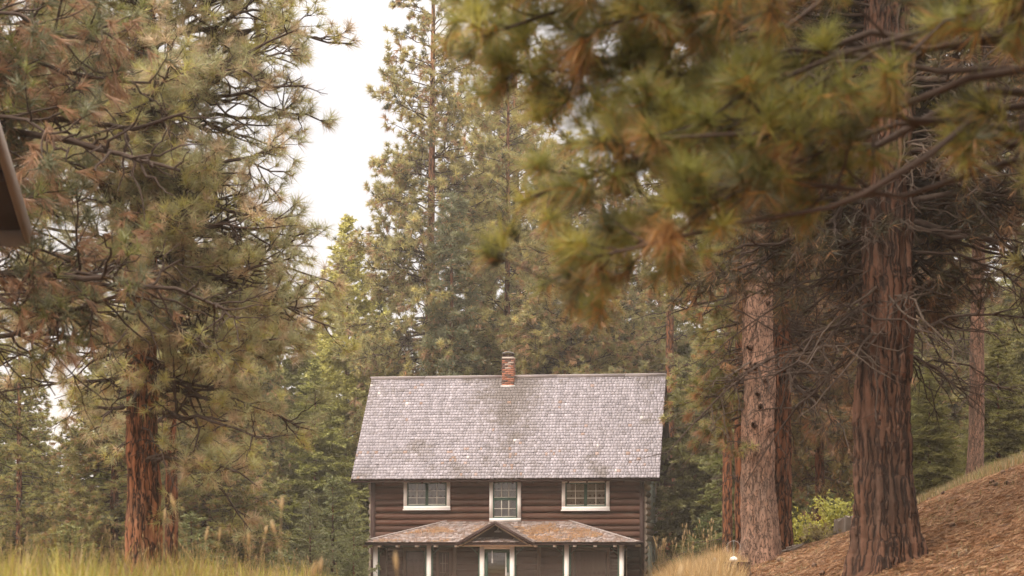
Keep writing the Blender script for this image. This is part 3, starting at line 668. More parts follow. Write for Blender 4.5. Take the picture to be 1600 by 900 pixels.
# ------------------------------------------------------------------ trees
PAL_LEFT = [((.39, .385, .20), .56), ((.46, .43, .14), .24), ((.52, .40, .25), .20)]
PAL_NEAR = [((.165, .155, .045), .50), ((.25, .22, .055), .22), ((.085, .08, .03), .14), ((.42, .20, .07), .05)]
PAL_MID = [((.22, .21, .065), .5), ((.30, .27, .075), .22), ((.34, .18, .075), .22), ((.08, .09, .04), .06)]
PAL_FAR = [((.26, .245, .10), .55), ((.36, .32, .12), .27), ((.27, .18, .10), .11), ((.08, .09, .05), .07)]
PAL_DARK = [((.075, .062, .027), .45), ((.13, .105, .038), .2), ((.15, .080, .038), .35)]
def pick(pal, n_, rng):
    w = np.array([q[1] for q in pal]); i = rng.choice(len(pal), n_, p=w / w.sum())
    return np.array([q[0] for q in pal])[i] * rng.uniform(.8, 1.2, (n_, 1)), i
def trunk_mesh(H, r0, mat, parent, sides=20, rows=40, disp=.02, flare=.35, lean=(0, 0), fr=4.0, fz=.9, taper=.72, seed=0, tint=(1, 1, 1), knots=0, scar=None):
    g = np.random.default_rng(seed); t = np.linspace(0, 1, rows) ** 1.35; z = t * H - .35
    rad = r0 * ((1 - taper * t) + flare * np.exp(-(np.maximum(z, 0)) / (r0 * 1.6)))
    rad[-1] = .01
    cx = lean[0] * z + .02 * r0 * np.cumsum(g.normal(0, 1, rows)); cy_ = lean[1] * z + .02 * r0 * np.cumsum(g.normal(0, 1, rows))
    th = np.arange(sides) * 2 * np.pi / sides; V = np.empty((rows, sides, 3)); C = np.ones((rows, sides, 3))
    o = seed * 7.3
    for i_ in range(rows):
        for j_ in range(sides):
            c_, s_ = math.cos(th[j_]), math.sin(th[j_])
            d = mnoise.noise(Vector((c_ * fr * r0 * 3 + o, s_ * fr * r0 * 3, z[i_] * fz + o))) if disp else 0
            ridge = (abs(d) * 2.2 - .5)
            but = .10 * rad[i_] * math.cos(5 * th[j_] + o) * math.exp(-max(z[i_], 0) / (r0 * 2.2))
            rr = rad[i_] + disp * ridge * min(1, rad[i_] / r0 * 1.2) + but
            V[i_, j_] = (cx[i_] + rr * c_, cy_[i_] + rr * s_, z[i_])
            q = .55 + .55 * min(1, abs(d) * 4) if disp else 1
            C[i_, j_] = (q, q, q)
    C *= np.array(tint)
    i_ = np.arange(rows - 1)[:, None] * sides; j_ = np.arange(sides)[None]; j2 = (j_ + 1) % sides
    mb = MB(); mb.add(V.reshape(-1, 3), np.stack([i_ + j_, i_ + j2, i_ + sides + j2, i_ + sides + j_], -1).reshape(-1, 4), C.reshape(-1, 3))
    for q in range(knots):
        zz = g.uniform(.12, .6) * H; aa = g.uniform(-2.8, -.3); k_ = np.interp(zz, z, rad)
        a = np.array([np.interp(zz, z, cx) + k_ * .9 * math.cos(aa), np.interp(zz, z, cy_) + k_ * .9 * math.sin(aa), zz])
        b = a + np.array([math.cos(aa), math.sin(aa), g.uniform(-.2, .3)]) * g.uniform(.05, .16)
        Vt, Ft = tubes(np.array([[a, (a + b) / 2, b]]), np.array([[.06, .05, .03]]) * r0 * 3.0, 7); mb.add(Vt, Ft, (.35, .32, .3))
    o_ = mb.build('trunk', mat, parent, True)
    return o_, (z, cx, cy_, rad)
def auto_limbs(rng, n_, z0, z1, Lf, elev, az=None, trunk=None, pow_=1.0):
    z = z0 + (z1 - z0) * rng.uniform(0, 1, n_) ** pow_; f = (z - z0) / (z1 - z0)
    a = rng.uniform(0, 2 * np.pi, n_) if az is None else np.radians(rng.uniform(az[0], az[1], n_))
    Lh = Lf(f) * rng.uniform(.7, 1.15, n_); e = np.radians(elev(f) + rng.normal(0, 8, n_))
    tz, tx, ty, tr_ = trunk; bx, by = np.interp(z, tz, tx), np.interp(z, tz, ty)
    P0 = np.stack([bx, by, z], 1); D = np.stack([np.cos(a) * np.cos(e), np.sin(a) * np.cos(e), np.sin(e)], 1)
    P2 = P0 + D * Lh[:, None]; P1 = P0 + D * Lh[:, None] * .5
    P1[:, 2] += .06 * Lh; P2[:, 2] += .10 * Lh * rng.uniform(-.6, 1.6, n_)
    return P0, P1, P2
def pine_body(root, limbs, rng, d2, d3, tl, tn, tw, pal, twig_mat='twig', k1=9, sub=.36, sp=(62, 96), bare=0.0, limb_r=.018, lift=.12, dead_droop=.8, extra_back=.5, t0=.22, brown_low=None, dense_tip=True, tubes3=True, crown_col=(1, 1, 1, 1), sides=5, old=.12, oldcol=(.42, .23, .10), dsp=(30, 62)):
    P0, P1, P2 = limbs; Ls = np.linalg.norm(P2 - P0, axis=1)
    A = wobble(bez(P0, P1, P2, k1), Ls * (.06 if k1 < 12 else .075), rng)
    R1 = (limb_r * Ls ** .8 + .006)[:, None] * np.linspace(1, .22, k1)[None]
    B, R2, L2, i2 = children(A, R1, Ls, d2, t0, 1.0, lambda l, t: sub * l * (1.12 - t * .75), (28, 75), lift, 6, rng, .40, .18)
    Cc, R3, L3, i3 = children(B, R2, L2, d3, .25, 1.0, lambda l, t: .34 * l * (1.15 - .6 * t) + .06, (20, 65), .22, 4, rng, .35, .07)
    mb = MB()
    for P_, R_, s_ in ((A, R1, sides + 1), (B, R2, 4), (Cc, R3, 3)):
        if P_ is Cc and not tubes3: continue
        V, Fc = tubes(P_, R_, s_); mb.add(V, Fc)
    mb.build('branches', M[twig_mat], root, True)
    # a brush of needles on each shoot's end
    isbare = rng.uniform(0, 1, len(Ls)) < bare
    endP = np.concatenate([A[:, -1], B[:, -1], Cc[:, -1]]); endD = np.concatenate([norm(A[:, -1] - A[:, -2]), norm(B[:, -1] - B[:, -2]), norm(Cc[:, -1] - Cc[:, -2])])
    src = np.concatenate([np.arange(len(Ls)), i2, i2[i3]]); grp = np.concatenate([np.arange(len(Ls)) + 10 ** 6, np.arange(len(L2)), i3])
    kp = ~isbare[src]; endP, endD, src, grp = endP[kp], endD[kp], src[kp], grp[kp]
    col, ci = pick(pal, len(endP), rng)
    # shoots of one spray share a colour more often than not
    ug, inv = np.unique(grp, return_inverse=True); gc, gi = pick(pal, len(ug), rng); same = rng.uniform(0, 1, len(endP)) < .6
    col[same] = gc[inv][same] * rng.uniform(.88, 1.12, (same.sum(), 1)); ci[same] = gi[inv][same]
    dead = col[:, 0] > col[:, 1] * 1.35
    endD[:, 2] += np.where(dead, -dead_droop, .18); endD = norm(endD)
    spread = np.where(dead, rng.uniform(dsp[0], dsp[1], len(endP)), rng.uniform(sp[0], sp[1], len(endP)))
    ln = tl * rng.uniform(.8, 1.2, len(endP)) * np.where(dead, 1.15, 1)
    V, Fc, c = tufts(endP, endD, ln, tn, tw, spread, col, rng, np.float64(extra_back), np.where(dead, .25, .06), .18, old, oldcol)
    mb = MB(); mb.add(V, Fc, c); o = mb.build('crown', M['needles'], root); o.color = crown_col
    return o
def dead_twigs(root, rng, trunk, n_, z0, z1, Lr, az=(0, 360), name='dead_branches', curl=-.25, r=.012, mat='dead_twig', d2=2.2):
    P0, P1, P2 = auto_limbs(rng, n_, z0, z1, lambda f: np.full(n_, 1.0) * rng.uniform(Lr[0], Lr[1], n_), lambda f: 8 - 20 * (1 - f), az, trunk)
    Ls = np.linalg.norm(P2 - P0, axis=1); P2[:, 2] += curl * Ls
    A = wobble(bez(P0, P1, P2, 9), Ls * .10, rng); R1 = (r * Ls ** .6 + .004)[:, None] * np.linspace(1, .25, 9)[None]
    B, R2, L2, _ = children(A, R1, Ls, d2, .2, 1, lambda l, t: .4 * l * (1.1 - t * .6), (25, 75), -.1, 6, rng, .3, .15, .14)
    C3, R3, _, _ = children(B, R2, L2, 3.0, .2, 1, lambda l, t: .4 * l, (25, 75), -.05, 4, rng, .2, .08, .14)
    mb = MB()
    for P_, R_, s_ in ((A, R1, 6), (B, R2, 4), (C3, R3, 3)):
        V, Fc = tubes(P_, R_, s_); mb.add(V, Fc)
    mb.build(name, M[mat], root, True)
def gz(x, y): return float(hgt(x, y))

# --- the broad pine on the left (red furrowed trunk)
TX, TY = X_(224, 35), 35.0
rt = empty('pine_tree', (TX, TY, gz(TX, TY)), 0, 'big left pine with orange furrowed trunk and faded green and brown needles', 'pine tree')
rng = np.random.default_rng(101)
_, tk = trunk_mesh(17, .305, M['bark_red'], rt, 72, 240, .032, .22, (.0, 0), 3.6, 1.3, .6, 3)
g0 = gz(TX, TY)
def loc(px, py, y, root=(TX, TY, g0)): return np.array([X_(px, y) - root[0], y - root[1], Z_(py, y) - root[2]])
l1 = auto_limbs(rng, 96, 5.2, 13.5, lambda f: 3.3 - .7 * f, lambda f: -6 + 22 * f, None, tk)
l2 = auto_limbs(rng, 34, 3.6, 6.2, lambda f: 2.6 + .9 * f, lambda f: -14 + 6 * f, None, tk)
l3 = auto_limbs(rng, 50, 4.6, 12.5, lambda f: 4.0 - .3 * f, lambda f: -8 + 20 * f, (-130, -20), tk)
ends = [(455, 700, 33), (440, 640, 34), (400, 745, 33), (330, 720, 33.5), (440, 560, 33), (430, 380, 32), (450, 250, 32), (385, 140, 32), (450, 20, 32.5), (425, 480, 32), (120, 600, 33), (90, 660, 34), (390, 820, 34), (160, 540, 32), (235, 610, 33.4)]
E = np.array([loc(*q) for q in ends]); S0 = E * 0; S0[:, 2] = np.maximum(E[:, 2] - .2, 2.2) + rng.uniform(0, .9, len(E)); mid = (S0 + E) / 2; mid[:, 2] += .35
limbs = tuple(np.concatenate([a, b, c, d]) for a, b, c, d in zip(l1, l2, l3, (S0, mid, E)))
pine_body(rt, limbs, rng, 3.3, 5.6, .225, 40, .010, PAL_LEFT, t0=.2, sub=.32, lift=.06, bare=.05, limb_r=.017, old=.22, oldcol=(.46, .32, .18))
dead_twigs(rt, rng, tk, 26, 2.6, 6.0, (.8, 2.4), (-150, -10), mat='twig')

# --- second thin trunk just right of it
x, y = X_(269, 44), 44.0
rt = empty('pine_tree', (x, y, gz(x, y)), 0, 'thin dim orange pine trunk just behind the big left pine', 'pine tree')
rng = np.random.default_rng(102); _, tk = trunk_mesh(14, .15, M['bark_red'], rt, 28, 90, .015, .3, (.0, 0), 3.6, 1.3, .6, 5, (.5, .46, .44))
pine_body(rt, auto_limbs(rng, 40, 3.2, 13.5, lambda f: 2.4 - 1.2 * f, lambda f: -10 + 30 * f, None, tk), rng, 3.5, 6, .19, 28, .014, PAL_LEFT)

# --- pine beyond the frame's left edge whose drooping limbs reach in
x, y = X_(-300, 24), 24.0; r0_ = (x, y, gz(x, y))
rt = empty('pine_tree', r0_, 0, 'pine at the far left edge with dark bare limbs and hanging brown needle sprays', 'pine tree')
rng = np.random.default_rng(103); _, tk = trunk_mesh(15, .30, M['bark_red'], rt, 28, 70, .02, .25, (0, 0), 3.6, 1.3, .6, 6)
ends = [(80, 140, 22), (60, 230, 21.5), (150, 270, 22.5), (160, 460, 22), (90, 420, 21.5), (130, 50, 22), (200, 100, 23), (30, 330, 21.7), (120, 330, 22.5), (60, 30, 22), (180, 200, 23.5), (20, 90, 22)]
E = np.array([loc(*q, r0_) for q in ends]); S0 = E * 0; S0[:, 2] = E[:, 2] + rng.uniform(.1, .9, len(E)); mid = (S0 + E) / 2; mid[:, 2] += .35
la = auto_limbs(rng, 34, 5.5, 14, lambda f: 3.0 - f, lambda f: 20 * f, None, tk)
pine_body(rt, tuple(np.concatenate(q) for q in zip((S0, mid, E), la)), rng, 3.6, 7, .2, 40, .009, [((.16, .165, .085), .35), ((.22, .225, .07), .22), ((.36, .21, .12), .43)], t0=.45)
big = [((-140, 150, 23), (70, 215, 22), (275, 292, 22)), ((-160, 150, 23.5), (130, 190, 23), (275, 145, 23)), ((-200, 380, 22), (90, 380, 21.6), (330, 448, 22)), ((-160, -60, 23), (60, 90, 22), (250, 105, 23)), ((-150, 480, 22.5), (60, 560, 22.3), (250, 420, 23))]
for k_, (p0, p1, p2) in enumerate(big):
    a_ = np.array([0, 0, loc(*p0, r0_)[2] - .2])[None]; Q = bez(a_, loc(*p1, r0_)[None], loc(*p2, r0_)[None], 14); Q = wobble(Q, np.array([.14]), rng); Rq = np.linspace(.062, .016, 14)[None] * (1, .95, .9, .8, .7)[k_]
    V, Fc = tubes(Q, Rq, 8); mb = MB(); mb.add(V, Fc); Bq, Rb_, Lq, _ = children(Q, Rq, np.array([5.0]), 3.0, .35, 1, lambda l, t: .2 * l * (1.1 - t * .6), (25, 80), -.1, 8, rng, .2, .2, .12)
    V, Fc = tubes(Bq, Rb_, 5); mb.add(V, Fc); mb.build('limb', M['twig'], rt, True)
ends = [(185, 490, 22), (90, 520, 22), (85, 680, 22), (60, 590, 22.5), (130, 560, 23), (30, 640, 22), (40, 720, 23), (150, 620, 23)]
E = np.array([loc(*q, r0_) for q in ends]); S0 = E * 0; S0[:, 2] = E[:, 2] + rng.uniform(.8, 1.7, len(E)); mid = (S0 + E) / 2; mid[:, 2] += .75
A = wobble(bez(S0, mid, E, 12), np.full(len(E), .22), rng); R1 = np.linspace(.034, .006, 12)[None] * np.ones((len(E), 1)); Ls = np.full(len(E), 3.2)
B, R2, L2, _ = children(A, R1, Ls, 3.2, .3, 1, lambda l, t: .26 * l * (1.1 - t * .6), (25, 75), -.3, 7, rng, .3, .2, .14); C3, R3, _, _ = children(B, R2, L2, 3.2, .2, 1, lambda l, t: .4 * l, (25, 75), -.2, 5, rng, .2, .1, .14)
mb = MB()
for P_, R_, s_ in ((A, R1, 6), (B, R2, 4), (C3, R3, 3)): V, Fc = tubes(P_, R_, s_); mb.add(V, Fc)
mb.build('dead_branches', M['twig'], rt, True)

# --- the huge trunk on the right
TX, TY = X_(1385, 30), 30.0; r0_ = (TX, TY, gz(TX, TY))
rt = empty('pine_tree', r0_, 0, 'huge dark pine on the right with the thickest grey brown trunk', 'pine tree')
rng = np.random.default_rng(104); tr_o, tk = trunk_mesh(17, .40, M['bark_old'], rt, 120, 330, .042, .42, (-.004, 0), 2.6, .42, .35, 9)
l1 = auto_limbs(rng, 190, 4.6, 15.5, lambda f: 3.7 - .9 * f, lambda f: -12 + 25 * f, (-38, 218), tk)
l2 = auto_limbs(rng, 22, 4.2, 7.2, lambda f: 2.4 + 1.0 * f, lambda f: -22 + 10 * f, (20, 200), tk)
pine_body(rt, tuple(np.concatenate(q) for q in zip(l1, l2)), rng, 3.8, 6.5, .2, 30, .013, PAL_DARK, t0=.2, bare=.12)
dead_twigs(rt, rng, tk, 56, 3.0, 9.5, (.7, 2.4), (-175, -5), d2=4)
dead_twigs(rt, rng, tk, 110, 3.0, 10, (1.2, 3.6), (-30, 210), mat='twig', d2=4, name='dead_branches')

# --- pale flaky trunk and its red neighbour, left of the huge one
TX, TY = X_(1186, 40), 40.0; r0_ = (TX, TY, gz(TX, TY))
rt = empty('pine_tree', r0_, 0, 'tall pine with pale flaky pinkish trunk right of the house', 'pine tree')
rng = np.random.default_rng(105); _, tk = trunk_mesh(19, .345, M['bark_pale'], rt, 64, 200, .016, .30, (-.012, 0), 5, 1.6, .5, 12, knots=26)
l1 = auto_limbs(rng, 46, 4.2, 10.5, lambda f: 1.9 + .3 * f, lambda f: -16 + 12 * f, (115, 208), tk)
l2 = auto_limbs(rng, 50, 9.8, 17, lambda f: 2.9 - 1.2 * f, lambda f: -5 + 30 * f, None, tk)
l3 = auto_limbs(rng, 16, 2.3, 4.6, lambda f: 1.1 + .6 * f, lambda f: -20 + 4 * f, (125, 200), tk)
pine_body(rt, tuple(np.concatenate(q) for q in zip(l1, l2, l3)), rng, 4.2, 7, .2, 28, .014, PAL_MID, t0=.2)
dead_twigs(rt, rng, tk, 22, 2.6, 8, (.5, 1.5), (90, 260))
TX, TY = X_(1213, 42.5), 42.5; r0_ = (TX, TY, gz(TX, TY))
rt = empty('pine_tree', r0_, 0, 'dark red trunked pine half hidden behind the pale flaky pine', 'pine tree')
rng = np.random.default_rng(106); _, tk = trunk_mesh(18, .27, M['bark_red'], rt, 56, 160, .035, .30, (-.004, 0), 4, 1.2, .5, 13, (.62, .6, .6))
l1 = auto_limbs(rng, 100, 3.4, 15.5, lambda f: 2.8 - .6 * f, lambda f: -18 + 30 * f, (-80, 110), tk)
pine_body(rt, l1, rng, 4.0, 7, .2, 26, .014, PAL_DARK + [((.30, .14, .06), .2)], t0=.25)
dead_twigs(rt, rng, tk, 40, 2.6, 9, (.8, 2.2), (-90, 90), mat='twig')
for k_, (px, y, H, rad, tint, lab, pal, leafz) in enumerate([
    (1157, 46, 13, .13, (.65, .58, .52), 'slim orange trunked pine touching the left side of the pale flaky pine', PAL_MID, 5.0),
    (1136, 62, 15, .17, (.6, .55, .5), 'slender reddish trunk standing between the house and the pale flaky pine', PAL_MID, 5.5),
    (1049, 90, 24, .24, (.7, .62, .58), 'orange trunked pine rising right behind the right corner of the house', PAL_FAR, 9.0),
    (1525, 55, 19, .215, (1.1, 1.1, 1.1), 'slim pine with reddish trunk standing on the slope at the right edge', PAL_DARK, 5.0)]):
    x = X_(px, y); rt = empty('pine_tree', (x, y, gz(x, y)), 0, lab, 'pine tree')
    rng = np.random.default_rng(110 + k_); _, tk = trunk_mesh(H, rad, M['bark_red'] if k_ != 3 else M['bark_pale'], rt, 28, 80, .016, .2, (rng.normal(0, .006), 0), 4, 1.4, .6, 20 + k_, tint if k_ != 3 else (.62, .58, .55))
    Lm = (1.3, 1.9, 2.8, 2.6)[k_]
    pine_body(rt, auto_limbs(rng, (36, 46, 60, 60)[k_], leafz, H - .3, lambda f: Lm * (1.05 - .75 * f), lambda f: -12 + 36 * f, None, tk), rng, 3.5, 6, .2, 24, .02, pal)
    dead_twigs(rt, rng, tk, (10, 16, 24, 34)[k_], 2.0, leafz + 2, (.5, 1.9), (0, 360), mat='twig')

# --- the nearest pine: stands right of the frame, its limbs hang in front of everything
x, y = 5.2, 10.6; r0_ = (x, y, gz(x, y))
rt = empty('pine_tree', r0_, 0, 'nearest pine, its large blurred green and orange needle brushes hanging at top centre', 'pine tree')
rng = np.random.default_rng(1073); _, tk = trunk_mesh(11, .32, M['bark_old'], rt, 40, 80, .03, .3, (0, 0), 3, .8, .5, 15)
ends = [(762, 95, 10.6), (795, 145, 10.2), (770, 50, 10.9), (810, 195, 10.0), (860, 70, 9.6), (880, 20, 10), (860, 265, 9.8), (890, 345, 10.0), (940, 240, 9.6), (970, 140, 10), (1000, 40, 9.6), (985, 270, 10.2), (1050, 190, 10), (800, 30, 10.4), (925, 70, 10.3), (915, 10, 10.1), (1100, 150, 9.8), (1150, 110, 9.9), (905, 160, 10.3), (1060, 80, 10.2),
        (835, -10, 10), (930, -40, 10), (1080, 0, 10.3), (1490, 150, 9.6), (1465, 215, 9.9), (1550, 90, 9.6), (1545, 270, 10.2)]
E = np.array([loc(*q, r0_) for q in ends]); S0 = E * 0; S0[:, 2] = np.clip(E[:, 2] + rng.uniform(-.1, 1.0, len(E)), 3.0, 6.0); mid = (S0 + E) / 2; mid[:, 2] += .45
la = auto_limbs(rng, 16, 6.2, 10.5, lambda f: 4.0 - 1.8 * f, lambda f: 4 + 25 * f, (90, 270), tk)
t0s = np.concatenate([np.where(np.array([q[0] for q in ends]) < 1200, .80, np.where(np.array([q[1] for q in ends]) > 500, .9, .7)), np.full(16, .4)])
PAL_NEAR = [((.21, .21, .05), .5), ((.34, .31, .065), .25), ((.10, .10, .035), .2), ((.34, .19, .07), .05)]
pine_body(rt, tuple(np.concatenate(q) for q in zip((S0, mid, E), la)), rng, 2.3, 9, .168, 74, .0055, PAL_NEAR, t0=t0s, sub=.13, sp=(60, 92), lift=.0, limb_r=.0078, dead_droop=.5, old=.22, k1=15, sides=7, oldcol=(.46, .22, .05), dsp=(45, 75))

# --- dark pine past the right edge, its boughs close the upper right corner
x, y = 8.6, 22.0; rt = empty('pine_tree', (x, y, gz(x, y)), 0, 'dark pine at the right edge whose shaded boughs fill the upper right corner', 'pine tree')
rng = np.random.default_rng(108); _, tk = trunk_mesh(15, .3, M['bark_old'], rt, 30, 60, .03, .3, (0, 0), 3, .8, .5, 16)
la = auto_limbs(rng, 90, 4.4, 14.5, lambda f: 4.3 - 2.2 * f, lambda f: -10 + 26 * f, (100, 285), tk)
lb = auto_limbs(rng, 34, 6.0, 14.5, lambda f: 4.0 - 2.2 * f, lambda f: -6 + 26 * f, (-75, 100), tk)
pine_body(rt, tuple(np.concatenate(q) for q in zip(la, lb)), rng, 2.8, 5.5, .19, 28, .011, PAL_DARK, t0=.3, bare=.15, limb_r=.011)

# --- far pines and firs: prototypes, then copies
def far_pine(seed, H, r0, z0, Lm, n_, pal, tint=(1, 1, 1), airy=1.0, bark='bark', dead=30, up=36, shape=None):
    rt = empty('pine_tree', (0, 0, 0)); rng = np.random.default_rng(seed)
    _, tk = trunk_mesh(H, r0, M[bark], rt, 14, 44, .012, .2, (rng.normal(0, .006), 0), 4, 1.2, .8, seed, tint)
    sh_ = shape or (lambda f: np.sqrt(np.clip(1.08 - f, .03, 1)) * (.75 + .25 * np.minimum(1, f * 5)))
    l = auto_limbs(rng, int(n_ * 1.75), z0, H - .2, lambda f: Lm * sh_(f), lambda f: -14 + up * f, None, tk)
    pine_body(rt, l, rng, 3.4 * airy, 5.0 * airy, .27, 18, .045, pal, t0=.25, limb_r=.014, tubes3=False, k1=7, sides=4)
    dead_twigs(rt, rng, tk, dead, z0 * .45, z0 + 3, (.8, 2.6), (0, 360), mat='twig')
    return rt
def far_fir(seed, H, Rb, n_, c1, c2, droop=-.22, z0=.3, gap=.0, leaf=.20, d2=4.2, step=11, rot=.9, w=.075):
    rt = empty('fir_tree', (0, 0, 0)); rng = np.random.default_rng(seed)
    _, tk = trunk_mesh(H, .018 * H * .6 + .03, M['bark'], rt, 12, 30, 0, .2, (rng.normal(0, .004), 0), 4, 1, .97, seed, (.6, .55, .55))
    z = z0 + (H - z0) * np.sort(rng.uniform(0, 1, n_)) ** 1.08; f = (z - z0) / (H - z0)
    az = rng.uniform(0, 2 * np.pi, n_); Lb = (Rb * (1 - f) ** rot + .12) * rng.uniform(.62, 1.18, n_)
    clump = 1 + gap * np.sin(z * 2.1 + seed) * np.cos(az * 2 + z)
    Lb *= clump
    P0 = np.stack([0 * z, 0 * z, z], 1); D = np.stack([np.cos(az), np.sin(az), 0 * az], 1)
    e0 = (.15 + .5 * f) ; P1 = P0 + D * Lb[:, None] * .5; P1[:, 2] += Lb * .5 * (e0 - .25)
    P2 = P0 + D * Lb[:, None]; P2[:, 2] += Lb * (droop + .75 * f)
    A = wobble(bez(P0, P1, P2, 7), Lb * .05, rng); R1 = (.010 * Lb ** .7 + .004)[:, None] * np.linspace(1, .2, 7)[None]
    B, R2, L2, _ = children(A, R1, Lb, d2, .12, 1.0, lambda l, t: .42 * l * (1.08 - t * .8) + .1, (35, 65), -.12, 5, rng, .75, .12)
    mb = MB(); V, Fc = tubes(A, R1, 4); mb.add(V, Fc); mb.build('branches', M['twig'], rt, True)
    pos, dr = [], []
    for Q, Lq, s_ in ((A, Lb, step * .8), (B, L2, step)):
        cnt = np.maximum(2, np.round(Lq * s_)).astype(int); idx = np.repeat(np.arange(len(Lq)), cnt); t = rng.uniform(.12, 1, len(idx))
        b, T = lerp_on(Q, idx, t); pos.append(b); dr.append(T)
    pos = np.concatenate(pos); dr = np.concatenate(dr)
    sel = rng.uniform(0, 1, (len(pos), 1)) ** 1.0; rr = np.hypot(pos[:, 0], pos[:, 1])[:, None]
    c = np.array(c1) * (1 - sel) + np.array(c2) * sel
    V, Fc, cc = tufts(pos, dr, np.full(len(pos), leaf) * rng.uniform(.7, 1.3, len(pos)), 6, w, np.full(len(pos), 62.0), c, rng, .9, .1, .2)
    mb = MB(); mb.add(V, Fc, cc); mb.build('crown', M['fir'], rt)
    return rt
PROTO = {
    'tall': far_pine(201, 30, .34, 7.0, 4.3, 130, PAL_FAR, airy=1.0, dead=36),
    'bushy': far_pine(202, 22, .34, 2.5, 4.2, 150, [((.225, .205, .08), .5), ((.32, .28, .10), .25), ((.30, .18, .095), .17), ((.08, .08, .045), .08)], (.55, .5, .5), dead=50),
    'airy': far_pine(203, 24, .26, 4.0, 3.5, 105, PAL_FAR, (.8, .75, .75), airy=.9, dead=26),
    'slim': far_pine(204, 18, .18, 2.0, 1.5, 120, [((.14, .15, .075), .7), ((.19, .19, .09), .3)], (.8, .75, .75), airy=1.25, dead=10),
    'light_fir': far_fir(301, 19, 4.6, 480, (.25, .25, .065), (.42, .40, .13), -.10, gap=.16),
    'dark_fir': far_fir(302, 18, 4.3, 430, (.135, .135, .042), (.24, .225, .068), -.34, gap=.22, d2=4.2),
    'rough_fir': far_fir(303, 20, 3.9, 330, (.14, .135, .05), (.25, .23, .075), -.38, z0=1.2, gap=.3, d2=4.0),
    'young_fir': far_fir(304, 4.6, 1.25, 150, (.15, .155, .07), (.23, .235, .105), .02, z0=.1, gap=.15, leaf=.085, d2=8, step=18, w=.03),
}
HT = {'tall': 30, 'bushy': 22, 'airy': 24, 'slim': 18, 'light_fir': 19, 'dark_fir': 18, 'rough_fir': 20, 'young_fir': 4.6}
used = set()
def copy_tree(o):
    c = o.copy(); link(c)
    for ch_ in [q for q in scene.objects if q.parent == o]:
        d = ch_.copy(); d.parent = c; link(d)
    return c
def put(kind, px, y, top, label, tint=(1, 1, 1), rot=0, wide=1.0, group=None):
    src = PROTO[kind]
    o = src if kind not in used else copy_tree(src)
    x = X_(px, y); z = gz(x, y); h = Z_(top, y) - z; s = h / HT[kind]
    if y < 0: h = 19.0; s = h / HT[kind]
    o.location = (x, y, z - .05); o.rotation_euler = (0, 0, R(rot)); o.scale = (s * wide, s * wide, s)
    for k_ in list(o.keys()):
        if k_ in ('label', 'group', 'category'): del o[k_]
    tag(o, label, 'pine tree' if 'fir' not in kind else 'fir tree', group)
    for ch_ in [q for q in scene.objects if q.parent == o]: ch_.color = (*tint, 1) if ch_.name.startswith('crown') else (1, 1, 1, 1)
    if kind not in used: used.add(kind); PEND.append((o, tint))
    return o
PEND = []
BG = 'trees of the forest behind the house'; LF = 'forest trees beyond the left meadow'; RF = 'forest trees on the right hillside'
